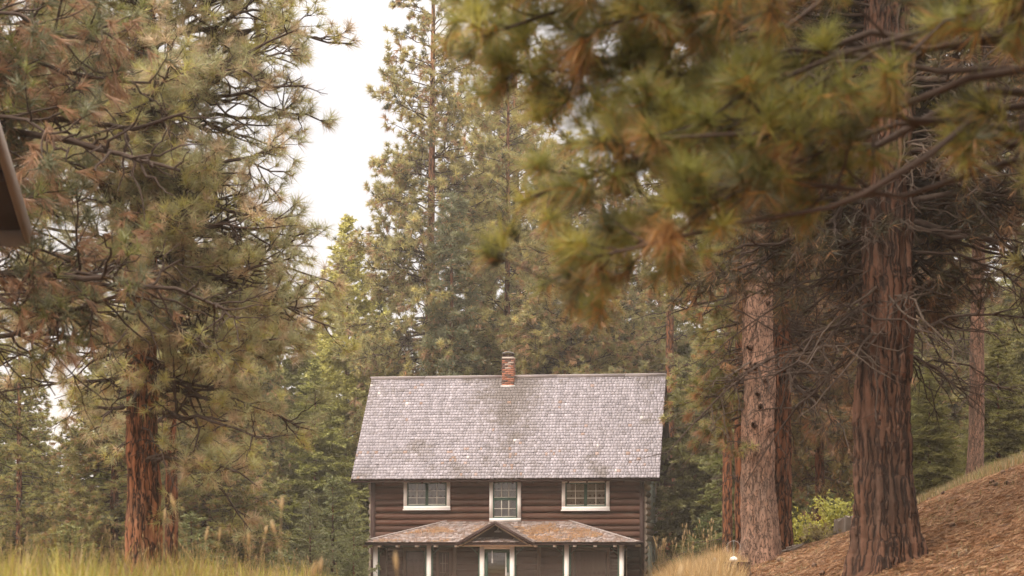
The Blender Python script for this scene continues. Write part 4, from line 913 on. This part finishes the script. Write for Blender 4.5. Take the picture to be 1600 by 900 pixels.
TREES = [
 # centre, behind the house
 ('tall', 668, 97, -70, 'tallest airy pine behind the left half of the house, standing against the white sky', (1.05, 1.02, 1), 20, 1.0, BG),
 ('slim', 706, 94, 300, 'narrow grey green pine right beside the tall airy pine behind the roof', (1, 1, 1.02), 80, 1.15, BG),
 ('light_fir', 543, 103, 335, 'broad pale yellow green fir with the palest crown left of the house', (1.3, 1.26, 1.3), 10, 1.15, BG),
 ('dark_fir', 436, 97, 400, 'dark fir with gaps in its crown just left of the pale green fir', (.95, 1, 1), 40, 1.0, BG),
 ('bushy', 882, 93, 215, 'dense dark trunked pine behind the right half of the roof, with hanging brown needles', (1, .97, .9), 0, 1.05, BG),
 ('tall', 812, 106, -60, 'high thin pine behind the chimney, rising above the airy pine', (1.05, 1.03, 1), 200, .95, BG),
 ('airy', 792, 98, 130, 'airy pine directly behind the chimney with its tip below the taller one', (1.05, 1.03, 1), 130, 1.0, BG),
 ('bushy', 968, 99, 250, 'bushy pine between the dense dark pine and the roof end', (1.02, 1, .95), 140, 1.0, BG),
 ('rough_fir', 1030, 103, 190, 'dark ragged fir behind the right end of the roof', (.9, .92, .9), 200, 1.1, BG),
 ('dark_fir', 1100, 101, 440, 'dark fir filling the gap right of the house beneath the yellow pine boughs', (.85, .9, .85), 250, 1.2, BG),
 ('light_fir', 600, 112, 470, 'fir showing between the pale green fir and the tallest pine', (.9, .95, .9), 120, .9, BG),
 ('rough_fir', 745, 108, 420, 'fir low behind the ridge left of the chimney', (1.1, 1.1, 1.1), 30, 1.2, BG),
 ('rough_fir', 835, 110, 380, 'fir low behind the ridge right of the chimney', (.9, .95, .9), 77, 1.2, BG),
 ('dark_fir', 925, 112, 400, 'dark fir behind the dense dark pine', (.8, .85, .8), 99, 1.3, BG),
 ('dark_fir', 492, 92, 560, 'mid green fir standing in front of the pale green fir', (1.2, 1.25, 1.1), 150, 1.25, BG),
 # small ones
 ('young_fir', 485, 76, 764, 'small bluish young fir, second to the left of the house', (1, 1, 1), 0, 1.1, 'young firs beside the house'),
 ('young_fir', 553, 78, 782, 'small young fir touching the left corner of the porch', (1.08, 1.12, 1.0), 90, .95, 'young firs beside the house'),
 ('young_fir', 385, 72, 806, 'low young fir at the edge of the grass left of the bluish young fir', (.8, .85, .8), 200, 1.6, 'young firs beside the house'),
 ('young_fir', 520, 84, 742, 'young fir behind and between the two small firs by the porch', (.9, .95, .85), 290, 1.5, 'young firs beside the house'),
 # left
 ('dark_fir', 340, 86, 520, 'dark fir right of the big left pine trunk', (1.0, 1.05, .95), 10, 1.3, LF),
 ('dark_fir', 148, 76, 560, 'dense dark fir left of the big left pine trunk', (1.05, 1.1, .9), 60, 1.25, LF),
 ('rough_fir', 30, 88, 530, 'dark fir near the left edge with its trunk in view', (.95, 1, .9), 220, 1.25, LF),
 ('dark_fir', -45, 80, 420, 'dark fir cut by the left edge of the photo', (.9, .95, .9), 130, 1.2, LF),
 ('light_fir', 395, 100, 440, 'soft green fir between the big left pine and the dark gappy fir', (.85, .9, .8), 200, .85, LF),
 ('rough_fir', 240, 92, 420, 'ragged fir directly behind the big left pine trunk', (1, 1, .9), 300, 1.2, LF),
 ('airy', 300, 110, 250, 'airy pine high behind the big left pine crown', (1, 1, 1), 50, 1.2, LF),
 ('bushy', 175, 68, 500, 'soft olive pine filling the space left of the big left pine trunk', (.78, .80, .65), 33, 1.35, LF),
 ('bushy', 325, 72, 470, 'soft olive pine right of the big left pine trunk', (.85, .88, .72), 200, 1.3, LF),
 ('airy', 30, 74, 470, 'loose olive pine in front of the dark fir near the left edge', (.8, .82, .65), 90, 1.3, LF),
 ('bushy', 398, 92, 440, 'soft grey green pine between the left pine and the pale green fir', (1.05, 1.1, 1.0), 10, .8, LF),
 ('young_fir', 300, 66, 800, 'low bushy fir right beside the foot of the big left pine', (.75, .8, .65), 20, 2.0, LF),
 ('young_fir', 110, 64, 815, 'low bushy fir in the grass at the left', (.85, .85, .6), 70, 2.2, LF),
 # right
 ('bushy', 1282, 53, 90, 'dark reddish needled pine filling the space between the two big right trunks', (.72, .60, .50), 130, .75, RF),
 ('dark_fir', 1262, 66, 430, 'dark fir between the two big right trunks', (.8, .88, .75), 15, 1.15, RF),
 ('rough_fir', 1318, 72, 250, 'ragged dark fir left of the huge right trunk', (.8, .85, .75), 80, 1.2, RF),
 ('dark_fir', 1452, 58, 560, 'bright edged fir spreading boughs just right of the huge trunk', (1.0, .98, .8), 140, 1.3, RF),
 ('dark_fir', 1560, 62, 500, 'fir behind the slim reddish trunk on the slope', (.9, .88, .75), 200, 1.3, RF),
 ('rough_fir', 1612, 70, 330, 'ragged fir at the right edge of the photo', (.9, .88, .75), 260, 1.2, RF),
 ('bushy', 1245, 82, 60, 'tall dark pine high behind the two big right trunks', (.8, .78, .7), 310, 1.1, RF),
 ('bushy', 1345, 76, -40, 'dark pine directly behind the huge right trunk', (.75, .73, .65), 20, 1.2, RF),
 ('airy', 1455, 92, 60, 'airy pine with sky showing through right of the huge trunk', (.8, .8, .7), 70, 1.2, RF),
 ('airy', 1590, 84, 20, 'airy pine against the sky at the upper right', (.8, .8, .7), 160, 1.2, RF),
 ('rough_fir', 1500, 100, 330, 'distant fir seen between the right trunks under the sky gap', (.9, .95, .85), 10, 1.3, RF),
 ('rough_fir', 1130, 84, 330, 'fir behind the slender reddish trunk right of the house', (.9, .92, .8), 190, 1.3, RF),
 ('dark_fir', 1195, 74, 520, 'dark low fir behind the pale flaky trunk', (.8, .85, .7), 280, 1.3, RF),
 ('dark_fir', 1400, 70, 480, 'dark fir hidden low behind the huge right trunk', (.85, .9, .75), 330, 1.3, RF),
 ('young_fir', 1290, 58, 745, 'low dark green fir behind the yellow bushes', (.6, .68, .5), 20, 1.9, RF),
 ('young_fir', 1105, 74, 800, 'low green fir in the shade right of the house', (.7, .8, .6), 120, 1.9, RF),
]
for k_, (x_, y_, top_, lab_) in enumerate([(8.5, 8, 16, 'tall pine standing outside the frame to the right of the nearest pine'), (12.5, 17, 19, 'tall pine outside the frame on the slope beyond the nearest pine'), (10.5, 25, 18, 'tall pine outside the frame right of the huge trunk'), (15, 33, 19, 'tall pine outside the frame high on the right slope'), (4.5, -4, 17, 'tall pine behind the photographer on the right'), (10, -8, 18, 'second tall pine further behind the photographer on the right'), (16, 4, 20, 'tall pine far outside the frame on the right')]):
    TREES.append(('bushy', 800 + 3200 * x_ / y_, y_, 875 - 3200 * (top_ if y_ > 0 else -top_) / abs(y_) * (1 if y_ > 0 else 1), lab_, (.75, .73, .65), 40 + 70 * k_, 1.25, 'unseen pines added to shade the right side'))  # out-of-view pines added to darken the right side
far_spots = [(-20, 640), (70, 690), (200, 600), (310, 560), (420, 600), (500, 500), (610, 560), (700, 540), (790, 560), (880, 520), (960, 540), (1060, 520), (1150, 500), (1230, 460), (1320, 400), (1420, 420), (1500, 470), (1580, 400)]
for k_, (px, top) in enumerate(far_spots):
    where = ('at the left edge', 'in the sky gap near the left edge', 'left of the big left pine trunk', 'right of the big left pine trunk', 'left of the pale green fir', 'behind the pale green fir', 'behind the left roof corner', 'behind the tallest airy pine', 'behind the chimney', 'behind the dense dark pine', 'behind the bushy pine near the roof end', 'behind the right roof corner', 'left of the pale flaky trunk', 'right of the pale flaky trunk', 'left of the huge trunk', 'right of the huge trunk', 'left of the slim slope pine', 'right of the slim slope pine')[k_]
    TREES.append((('rough_fir', 'dark_fir', 'light_fir')[k_ % 3], px, 125 + (k_ * 37) % 26, top, 'distant fir in the back row ' + where, (.9, .95, .9), k_ * 53, 1.35, 'distant firs in the back row of the forest'))
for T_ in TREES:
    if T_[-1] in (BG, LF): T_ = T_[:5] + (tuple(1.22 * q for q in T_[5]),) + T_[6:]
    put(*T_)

# ------------------------------------------------------------------ shrubs, stumps, stones
def shrub(name, px, y, w, h, c1, c2, seed, label, nst=26, leaf=.07):
    x = X_(px, y); rt = empty(name, (x, y, gz(x, y)), 0, label, 'bush', 'yellow green bushes on the slope'); rng = np.random.default_rng(seed)
    a = rng.uniform(0, 2 * np.pi, nst); l = rng.uniform(.5, 1, nst); P0 = np.zeros((nst, 3)); P0[:, :2] = rng.normal(0, .06, (nst, 2))
    P2 = np.stack([np.cos(a) * w / 2 * l, np.sin(a) * w / 2 * l, h * rng.uniform(.35, 1.05, nst) * (1.15 - .5 * l)], 1); P1 = P2 * .5; P1[:, 2] += .15 * h
    A = wobble(bez(P0, P1, P2, 6), np.full(nst, .06), rng); Ls = np.linalg.norm(P2, axis=1); R1 = np.linspace(.008, .003, 6)[None] * np.ones((nst, 1))
    B, R2, L2, _ = children(A, R1, Ls, 9, .25, 1, lambda l_, t: .3 * l_ + .04, (25, 70), .1, 4, rng, .2, .06)
    mb = MB(); V, Fc = tubes(A, R1, 4); mb.add(V, Fc); V, Fc = tubes(B, R2, 3); mb.add(V, Fc); mb.build('stems', M['twig'], rt)
    idx = np.repeat(np.arange(len(L2)), 9); t = rng.uniform(.2, 1, len(idx)); pos, T = lerp_on(B, idx, t)
    D = norm(T + rng.normal(0, .8, T.shape)); W_ = norm(np.cross(D, rng.normal(0, 1, D.shape))) * leaf * .32; l = leaf * rng.uniform(.7, 1.3, len(idx))[:, None]
    V = np.stack([pos, pos + D * l * .5 + W_, pos + D * l, pos + D * l * .5 - W_], 1).reshape(-1, 3)
    s_ = rng.uniform(0, 1, (len(idx), 1)); c = np.array(c1) * (1 - s_) + np.array(c2) * s_
    mb = MB(); mb.add(V, np.arange(len(V)).reshape(-1, 4), np.repeat(c, 4, 0)); mb.build('leaves', M['leaf'], rt)
shrub('bush', 1255, 47, 1.05, .95, (.30, .30, .05), (.46, .42, .07), 1, 'bright yellow green bush between the pale flaky pine and the huge trunk', 34)
shrub('bush', 1308, 49, .95, 1.0, (.28, .29, .05), (.42, .40, .07), 2, 'yellow green bush beside the grey stump, left of the huge trunk', 26)
shrub('bush', 1283, 46, .8, .4, (.20, .16, .07), (.30, .24, .09), 3, 'low dry olive bush between the two yellow bushes', 22)
def stump(px, y, r_, h, label, topmat, tilt=0, seed=1, bark='stump_bark'):
    x = X_(px, y); rt = empty('tree_stump', (x, y, gz(x, y)), 0, label, 'tree stump'); g = np.random.default_rng(seed); k = 22; th = np.arange(k) * 2 * np.pi / k
    zs = [-.15, 0, .12, h * .6, h]; rr = [1.35, 1.2, 1.06, 1.0, .97]; jag = 1 + g.normal(0, .06, k); jz = g.normal(0, .035, k) if topmat == 'grey_wood' else np.zeros(k)
    V = [(r_ * q * j_ * math.cos(t), r_ * q * j_ * math.sin(t), z + (tilt * r_ * math.cos(t) + jn if z == h else 0)) for z, q in zip(zs, rr) for t, j_, jn in zip(th, jag, jz)]
    mb = MB(); mb.add(V, [(a * k + b, a * k + (b + 1) % k, (a + 1) * k + (b + 1) % k, (a + 1) * k + b) for a in range(4) for b in range(k)]); mb.build('bark', M[bark], rt, True)
    mb = MB(); mb.add([(v[0], v[1], v[2] + .002) for v in V[-k:]], [list(range(k))]); mb.build('cut_face', M[topmat], rt)
    return (x, y, gz(x, y) + h)
sx, sy, sz = stump(1149, 36, .24, Z_(878, 36) - gz(X_(1149, 36), 36), 'low cut stump with pale top in the grass left of the pale flaky pine', 'stump_top', 0, 3)
stump(1312, 46, .12, .36, 'grey weathered stump, left of the pair beside the huge trunk', 'grey_wood', .3, 4, 'grey_wood')
stump(1329, 46.3, .13, .40, 'grey weathered stump, right of the pair and nearer the huge trunk', 'grey_wood', -.1, 5, 'grey_wood')
# small white domed ornament with a wire hoop on the stump
rt = empty('garden_ornament', (sx - .03, sy, sz + .003), 0, 'small white dome ornament with thin wire hoop on the low stump', 'ornament')
k = 18; th_ = np.linspace(0, 2 * np.pi, k, endpoint=False); prof = [(.035, 0), (.05, .01), (.07, .022), (.075, .03), (.068, .055), (.045, .08), (.015, .093), (.001, .095)]
V = [(r_ * math.cos(t), r_ * math.sin(t), z) for r_, z in prof for t in th_]; mb = MB(); mb.add(V, [(a * k + b, a * k + (b + 1) % k, (a + 1) * k + (b + 1) % k, (a + 1) * k + b) for a in range(len(prof) - 1) for b in range(k)]); mb.build('dome', M['white'], rt, True)
t = np.linspace(-2.2, 2.2, 16); P = np.stack([.12 * np.sin(t), 0 * t, .25 + .12 * np.cos(t)], 1)
V, Fc = tubes(np.concatenate([[(0, 0, .09)], [(0, 0, .37)]])[None].astype(float), np.full((1, 2), .003), 4); mb = MB(); mb.add(V, Fc); V, Fc = tubes(P[None], np.full((1, 16), .003), 4); mb.add(V, Fc); mb.build('wire_hoop', M['metal'], rt)
def stone(px, y, sxyz, label, seed, mat='rock', lift=0):
    x = X_(px, y); g = np.random.default_rng(seed); mb = MB(); k = 14; rows_ = 9; V = []
    for a in range(rows_):
        ph = -np.pi / 2 + np.pi * a / (rows_ - 1)
        for b in range(k):
            t = 2 * np.pi * b / k; d = Vector((math.cos(ph) * math.cos(t), math.cos(ph) * math.sin(t), math.sin(ph))); q = 1 + .28 * mnoise.noise(d * 1.7 + Vector((seed, 0, 0)))
            V.append((d.x * sxyz[0] * q, d.y * sxyz[1] * q, d.z * sxyz[2] * q))
    mb.add(V, [(a * k + b, a * k + (b + 1) % k, (a + 1) * k + (b + 1) % k, (a + 1) * k + b) for a in range(rows_ - 1) for b in range(k)])
    o = mb.build('rock', M[mat], None, True); o.location = (x, y, gz(x, y) + sxyz[2] * .5 + lift); tag(o, label, 'rock')
stone(1119, 38, (.11, .11, .12), 'rounded beige rock in the straw grass left of the low stump', 5, lift=Z_(878, 38) - gz(X_(1119, 38), 38) - .10)
stone(1222, 39, (.09, .06, .022), 'flat pale stone at the right foot of the pale flaky pine', 7, 'cream')
stone(1318, 38, (.06, .05, .04), 'small grey stone on the brown slope below the grey stumps', 8)
for k_, (px, y, l_, an, lab) in enumerate([(1236, 41, .55, .5, 'pale weathered broken branch lying on the slope beside the pale flaky pine'), (1243, 41.6, .4, -.3, 'short pale stick lying behind the broken branch on the slope')]):
    x = X_(px, y); P = np.array([[(-l_ / 2 * math.cos(an), 0, .05), (0, .03, .09), (l_ / 2 * math.cos(an), .1, .05 + l_ * .25)]]); V, Fc = tubes(P, np.array([[.03, .035, .012]]), 7); mb = MB(); mb.add(V, Fc)
    for q in range(4): V, Fc = tubes(np.array([[(q * .07 - .1, 0, .07), (q * .09 - .05, -.05, .16 - .02 * q)]]), np.array([[.012, .004]]), 4); mb.add(V, Fc)
    o = mb.build('fallen_branch', M['grey_wood'], None, True); o.location = (x, y, gz(x, y)); tag(o, lab, 'branch')

# ------------------------------------------------------------------ grass and ground litter
def blades(x, y, h, lean, w, col, rng, seg=2):
    n_ = len(x); z = hgt(x, y); a = rng.uniform(0, 2 * np.pi, n_); D = np.stack([np.cos(a), np.sin(a), 0 * a], 1) * (lean * h)[:, None]
    P0 = np.stack([x, y, z - .02], 1); P2 = P0 + D; P2[:, 2] += h; P1 = P0 + D * .25; P1[:, 2] += h * .6
    W_ = np.stack([np.cos(a + 1.57 + rng.normal(0, .6, n_)), np.sin(a + 1.57), 0 * a], 1) * (w / 2)[:, None]
    V = np.stack([P0 - W_, P0 + W_, P1 + W_ * .8, P1 - W_ * .8, P2], 1).reshape(-1, 3)
    b = np.arange(n_)[:, None] * 5
    mb_q = b + np.array([[0, 1, 2, 3]]); mb_t = b + np.array([[3, 2, 4]]); return V, mb_q, mb_t, np.repeat(col, 5, 0), P2
def grass_obj(name, label, x, y, h, lean, w, col, rng, seeds=0):
    V, q, t, c, tip = blades(x, y, h, lean, w, col, rng)
    mb = MB(); mb.add(V, q, c); mb.f.append(t); mb.m.append(np.zeros(len(t), np.int32))
    o = mb.build(name, M['grass']); tag(o, label, 'grass', kind='stuff'); return o
def mixcol(cs, n_, rng): 
    i = rng.choice(len(cs), n_, p=[q[1] for q in cs]); return np.array([q[0] for q in cs])[i] * rng.uniform(.75, 1.25, (n_, 1))
rng = np.random.default_rng(500)
n_ = 60000; y = rng.uniform(9, 46, n_); px = rng.uniform(-60, 560, n_); x = X_(px, y)
kp = (x < -1.0 - .02 * (y - 12)) & (rng.uniform(0, 1, n_) < .35 + .65 * np.array([.5 + mnoise.noise(Vector((a * .9, b * .5, 0))) for a, b in zip(x, y)])); x, y = x[kp], y[kp]; n_ = len(x)
h = .9 * (.22 + .55 * rng.uniform(0, 1, n_) ** 2.2) * (.72 + .6 * np.array([.5 + mnoise.noise(Vector((a * 1.7, b * .8, 2))) for a, b in zip(x, y)])) * (1 - .25 * sst(-2.2, -1, x))
grass_obj('meadow_grass', 'tall yellow green meadow grass along the bottom left', x, y, h, rng.uniform(.05, .45, n_), rng.uniform(.008, .016, n_), mixcol([((.42, .37, .07), .5), ((.27, .29, .06), .15), ((.50, .36, .14), .35)], n_, rng), rng)
def seed_stalks(name, label, x, y, h, rng, c_st=(.42, .30, .14), c_hd=(.50, .36, .18), hs=1.0):
    n_ = len(x); z = hgt(x, y); a = rng.uniform(0, 6.28, n_); D = np.stack([np.cos(a), np.sin(a), 0 * a], 1) * (h * rng.uniform(.02, .22, n_))[:, None]
    P0 = np.stack([x, y, z], 1); P2 = P0 + D; P2[:, 2] += h; P1 = P0 + D * .2; P1[:, 2] += h * .6
    A = bez(P0, P1, P2, 6); V, Fc = tubes(A, np.full((n_, 6), .0022), 3); mb = MB(); mb.add(V, Fc, c_st)
    hd = norm(A[:, -1] - A[:, -2]); hl_ = rng.uniform(.06, .11, n_) * hs; t = np.linspace(0, 1, 6); H_ = A[:, -1][:, None] + hd[:, None] * (t[None, :, None] * hl_[:, None, None])
    V, Fc = tubes(H_, np.tile(np.array([.003, .008, .010, .009, .006, .001]) * hs, (n_, 1)), 6); mb.add(V, Fc, c_hd)
    V, Fc, c = tufts(np.repeat(H_[:, 2], 1, 0), hd, hl_ * .6, 14, .002, np.full(n_, 35.0), np.tile(c_hd, (n_, 1)), rng, .8); mb.add(V, Fc, c)
    o = mb.build(name, M['grass']); tag(o, label, 'grass', kind='stuff')
n_ = 620; y = rng.uniform(15, 42, n_); px = rng.uniform(-20, 540, n_); x = X_(px, y); kp = x < -1.1; x, y = x[kp], y[kp]
seed_stalks('seeding_grass', 'tan seed heads rising above the meadow grass', x, y, rng.uniform(.40, .95, len(x)), rng, hs=.55)
pts = [(425, 778, 10), (355, 778, 11), (645, 868, 8.5), (532, 812, 9.5), (372, 818, 12), (395, 835, 12), (320, 830, 13), (295, 830, 13), (250, 800, 15), (465, 872, 9), (960, 884, 8.6), (440, 880, 8.5)]
xx = np.array([X_(a, c) for a, b, c in pts]); yy = np.array([c for a, b, c in pts], float); hh = np.array([Z_(b, c) for a, b, c in pts]) - hgt(xx, yy) - .06
seed_stalks('seeding_grass', 'few tall blurred grass seed stalks close to the camera', xx, yy, hh, rng, hs=.9)
# straw grass right of the house
n_ = 15000; y = rng.uniform(33, 50, n_); px = rng.uniform(1010, 1165, n_); x = X_(px, y); h = rng.uniform(.45, .95, n_) * (1 - .45 * sst(1115, 1165, px)) * (.75 + .25 * sst(1010, 1050, px))
h = np.minimum(h, Z_(838 + 45 * rng.uniform(0, 1, n_) ** .8 + 12 * np.sin(px * .11), y) - hgt(x, y)); kp = h > .1; x, y, h = x[kp], y[kp], h[kp]; n_ = len(x)
grass_obj('straw_grass', 'dense straw coloured dry grass at the right corner of the house', x, y, h, rng.uniform(.1, .5, n_), rng.uniform(.008, .014, n_), mixcol([((.50, .33, .15), .6), ((.36, .25, .11), .25), ((.60, .44, .22), .15)], n_, rng), rng)
n_ = 60; y = rng.uniform(34, 44, n_); x = X_(rng.uniform(1015, 1120, n_), y); seed_stalks('straw_seed_heads', 'straw seed stalks above the dry grass beside the house', x, y, np.clip(Z_(rng.uniform(815, 860, n_), y) - hgt(x, y), .3, 1.3), rng)
# sparse grass at the crest of the slope
n_ = 14000; y = rng.uniform(44, 58, n_); px = rng.uniform(1430, 1640, n_); x = X_(px, y); d_ = np.array([mnoise.noise(Vector((a * .7, b * .6, 9))) for a, b in zip(x, y)]); kp = d_ > .02; x, y = x[kp], y[kp]; n_ = len(x); h = rng.uniform(.05, .34, n_)
grass_obj('slope_grass', 'green and straw grass along the crest of the right slope', x, y, h, rng.uniform(.1, .5, n_), rng.uniform(.010, .018, n_), mixcol([((.16, .15, .05), .35), ((.30, .20, .09), .55), ((.22, .22, .06), .10)], n_, rng), rng)
n_ = 9000; y = rng.uniform(26, 50, n_); px = rng.uniform(1150, 1650, n_); x = X_(px, y); d_ = np.array([mnoise.noise(Vector((a * .8, b * .5, 4))) for a, b in zip(x, y)]); kp = d_ > .12; x, y = x[kp], y[kp]; n_ = len(x)
grass_obj('slope_grass', 'thin olive grass patches on the brown needle slope', x, y, rng.uniform(.04, .16, n_), rng.uniform(.1, .7, n_), rng.uniform(.008, .014, n_), mixcol([((.19, .16, .06), .6), ((.32, .22, .10), .4)], n_, rng), rng)
# cones on the slope
k = 8; g = np.random.default_rng(41); cone = None
for q in range(16):
    y_ = g.uniform(28, 40); x_ = X_(g.uniform(1440, 1590), y_) if q % 2 else X_(g.uniform(1200, 1320), y_)
    if cone is None:
        mb = MB(); rows_ = 9; V = []
        for a in range(rows_):
            f_ = a / (rows_ - 1); rad = .045 * math.sin(math.pi * (f_ * .9 + .06)) * (1 + .25 * (a % 2))
            for b in range(k): t_ = 2 * math.pi * (b + .5 * (a % 2)) / k; V.append((rad * math.cos(t_), (f_ - .5) * .12, .04 + rad * math.sin(t_)))
        mb.add(V, [(a * k + b, a * k + (b + 1) % k, (a + 1) * k + (b + 1) % k, (a + 1) * k + b) for a in range(rows_ - 1) for b in range(k)]); cone = mb.build('pine_cone', M['stump_bark']); o = cone
    else: o = cone.copy(); link(o)
    o.location = (x_, y_, gz(x_, y_)); o.rotation_euler = (0, 0, g.uniform(0, 6)); tag(o, 'small dark pine cone lying on the brown needle slope', 'pine cone', 'pine cones scattered on the needle slope')
# fallen needles over the slope
n_ = 150000; y = rng.uniform(24, 56, n_); px = rng.uniform(1130, 1660, n_); x = X_(px, y); z = hgt(x, y) + rng.uniform(.0, .03, n_)
a = rng.uniform(0, 6.28, n_); l = rng.uniform(.08, .2, n_); D = np.stack([np.cos(a) * l, np.sin(a) * l, 0 * a], 1); P = np.stack([x, y, z], 1); E = P + D; E[:, 2] = hgt(E[:, 0], E[:, 1]) + rng.uniform(0, .06, n_)
W_ = norm(np.cross(D, (0, 0, 1.))) * .0055; W_[:, 2] += rng.normal(0, .006, n_)
mb = MB(); mb.add(np.stack([P - W_, P + W_, E], 1).reshape(-1, 3), np.arange(n_ * 3).reshape(-1, 3), np.repeat(mixcol([((.30, .155, .078), .58), ((.14, .075, .042), .24), ((.42, .27, .15), .18)], n_, rng), 3, 0))
tag(mb.build('fallen_needles', M['litter']), 'orange brown fallen needles covering the right slope', 'pine needles', kind='stuff')

# ------------------------------------------------------------------ the damp autumn air
if HAZE_DENSITY:
    mb = MB(); mb.box(-760, 760, -340, 940, -4.0, 60); o = mb.build('haze', M['white']); tag(o, 'thin pale haze in the air between the trees', 'haze', kind='stuff')
    m, nt = newmat('haze_air'); n = N(nt); v = n('ShaderNodeVolumePrincipled'); v.inputs['Color'].default_value = (*HAZE_COLOR, 1); v.inputs['Density'].default_value = HAZE_DENSITY; v.inputs['Anisotropy'].default_value = .2
    n('ShaderNodeOutputMaterial', {'Volume': v.outputs[0]}); o.data.materials.clear(); o.data.materials.append(m)
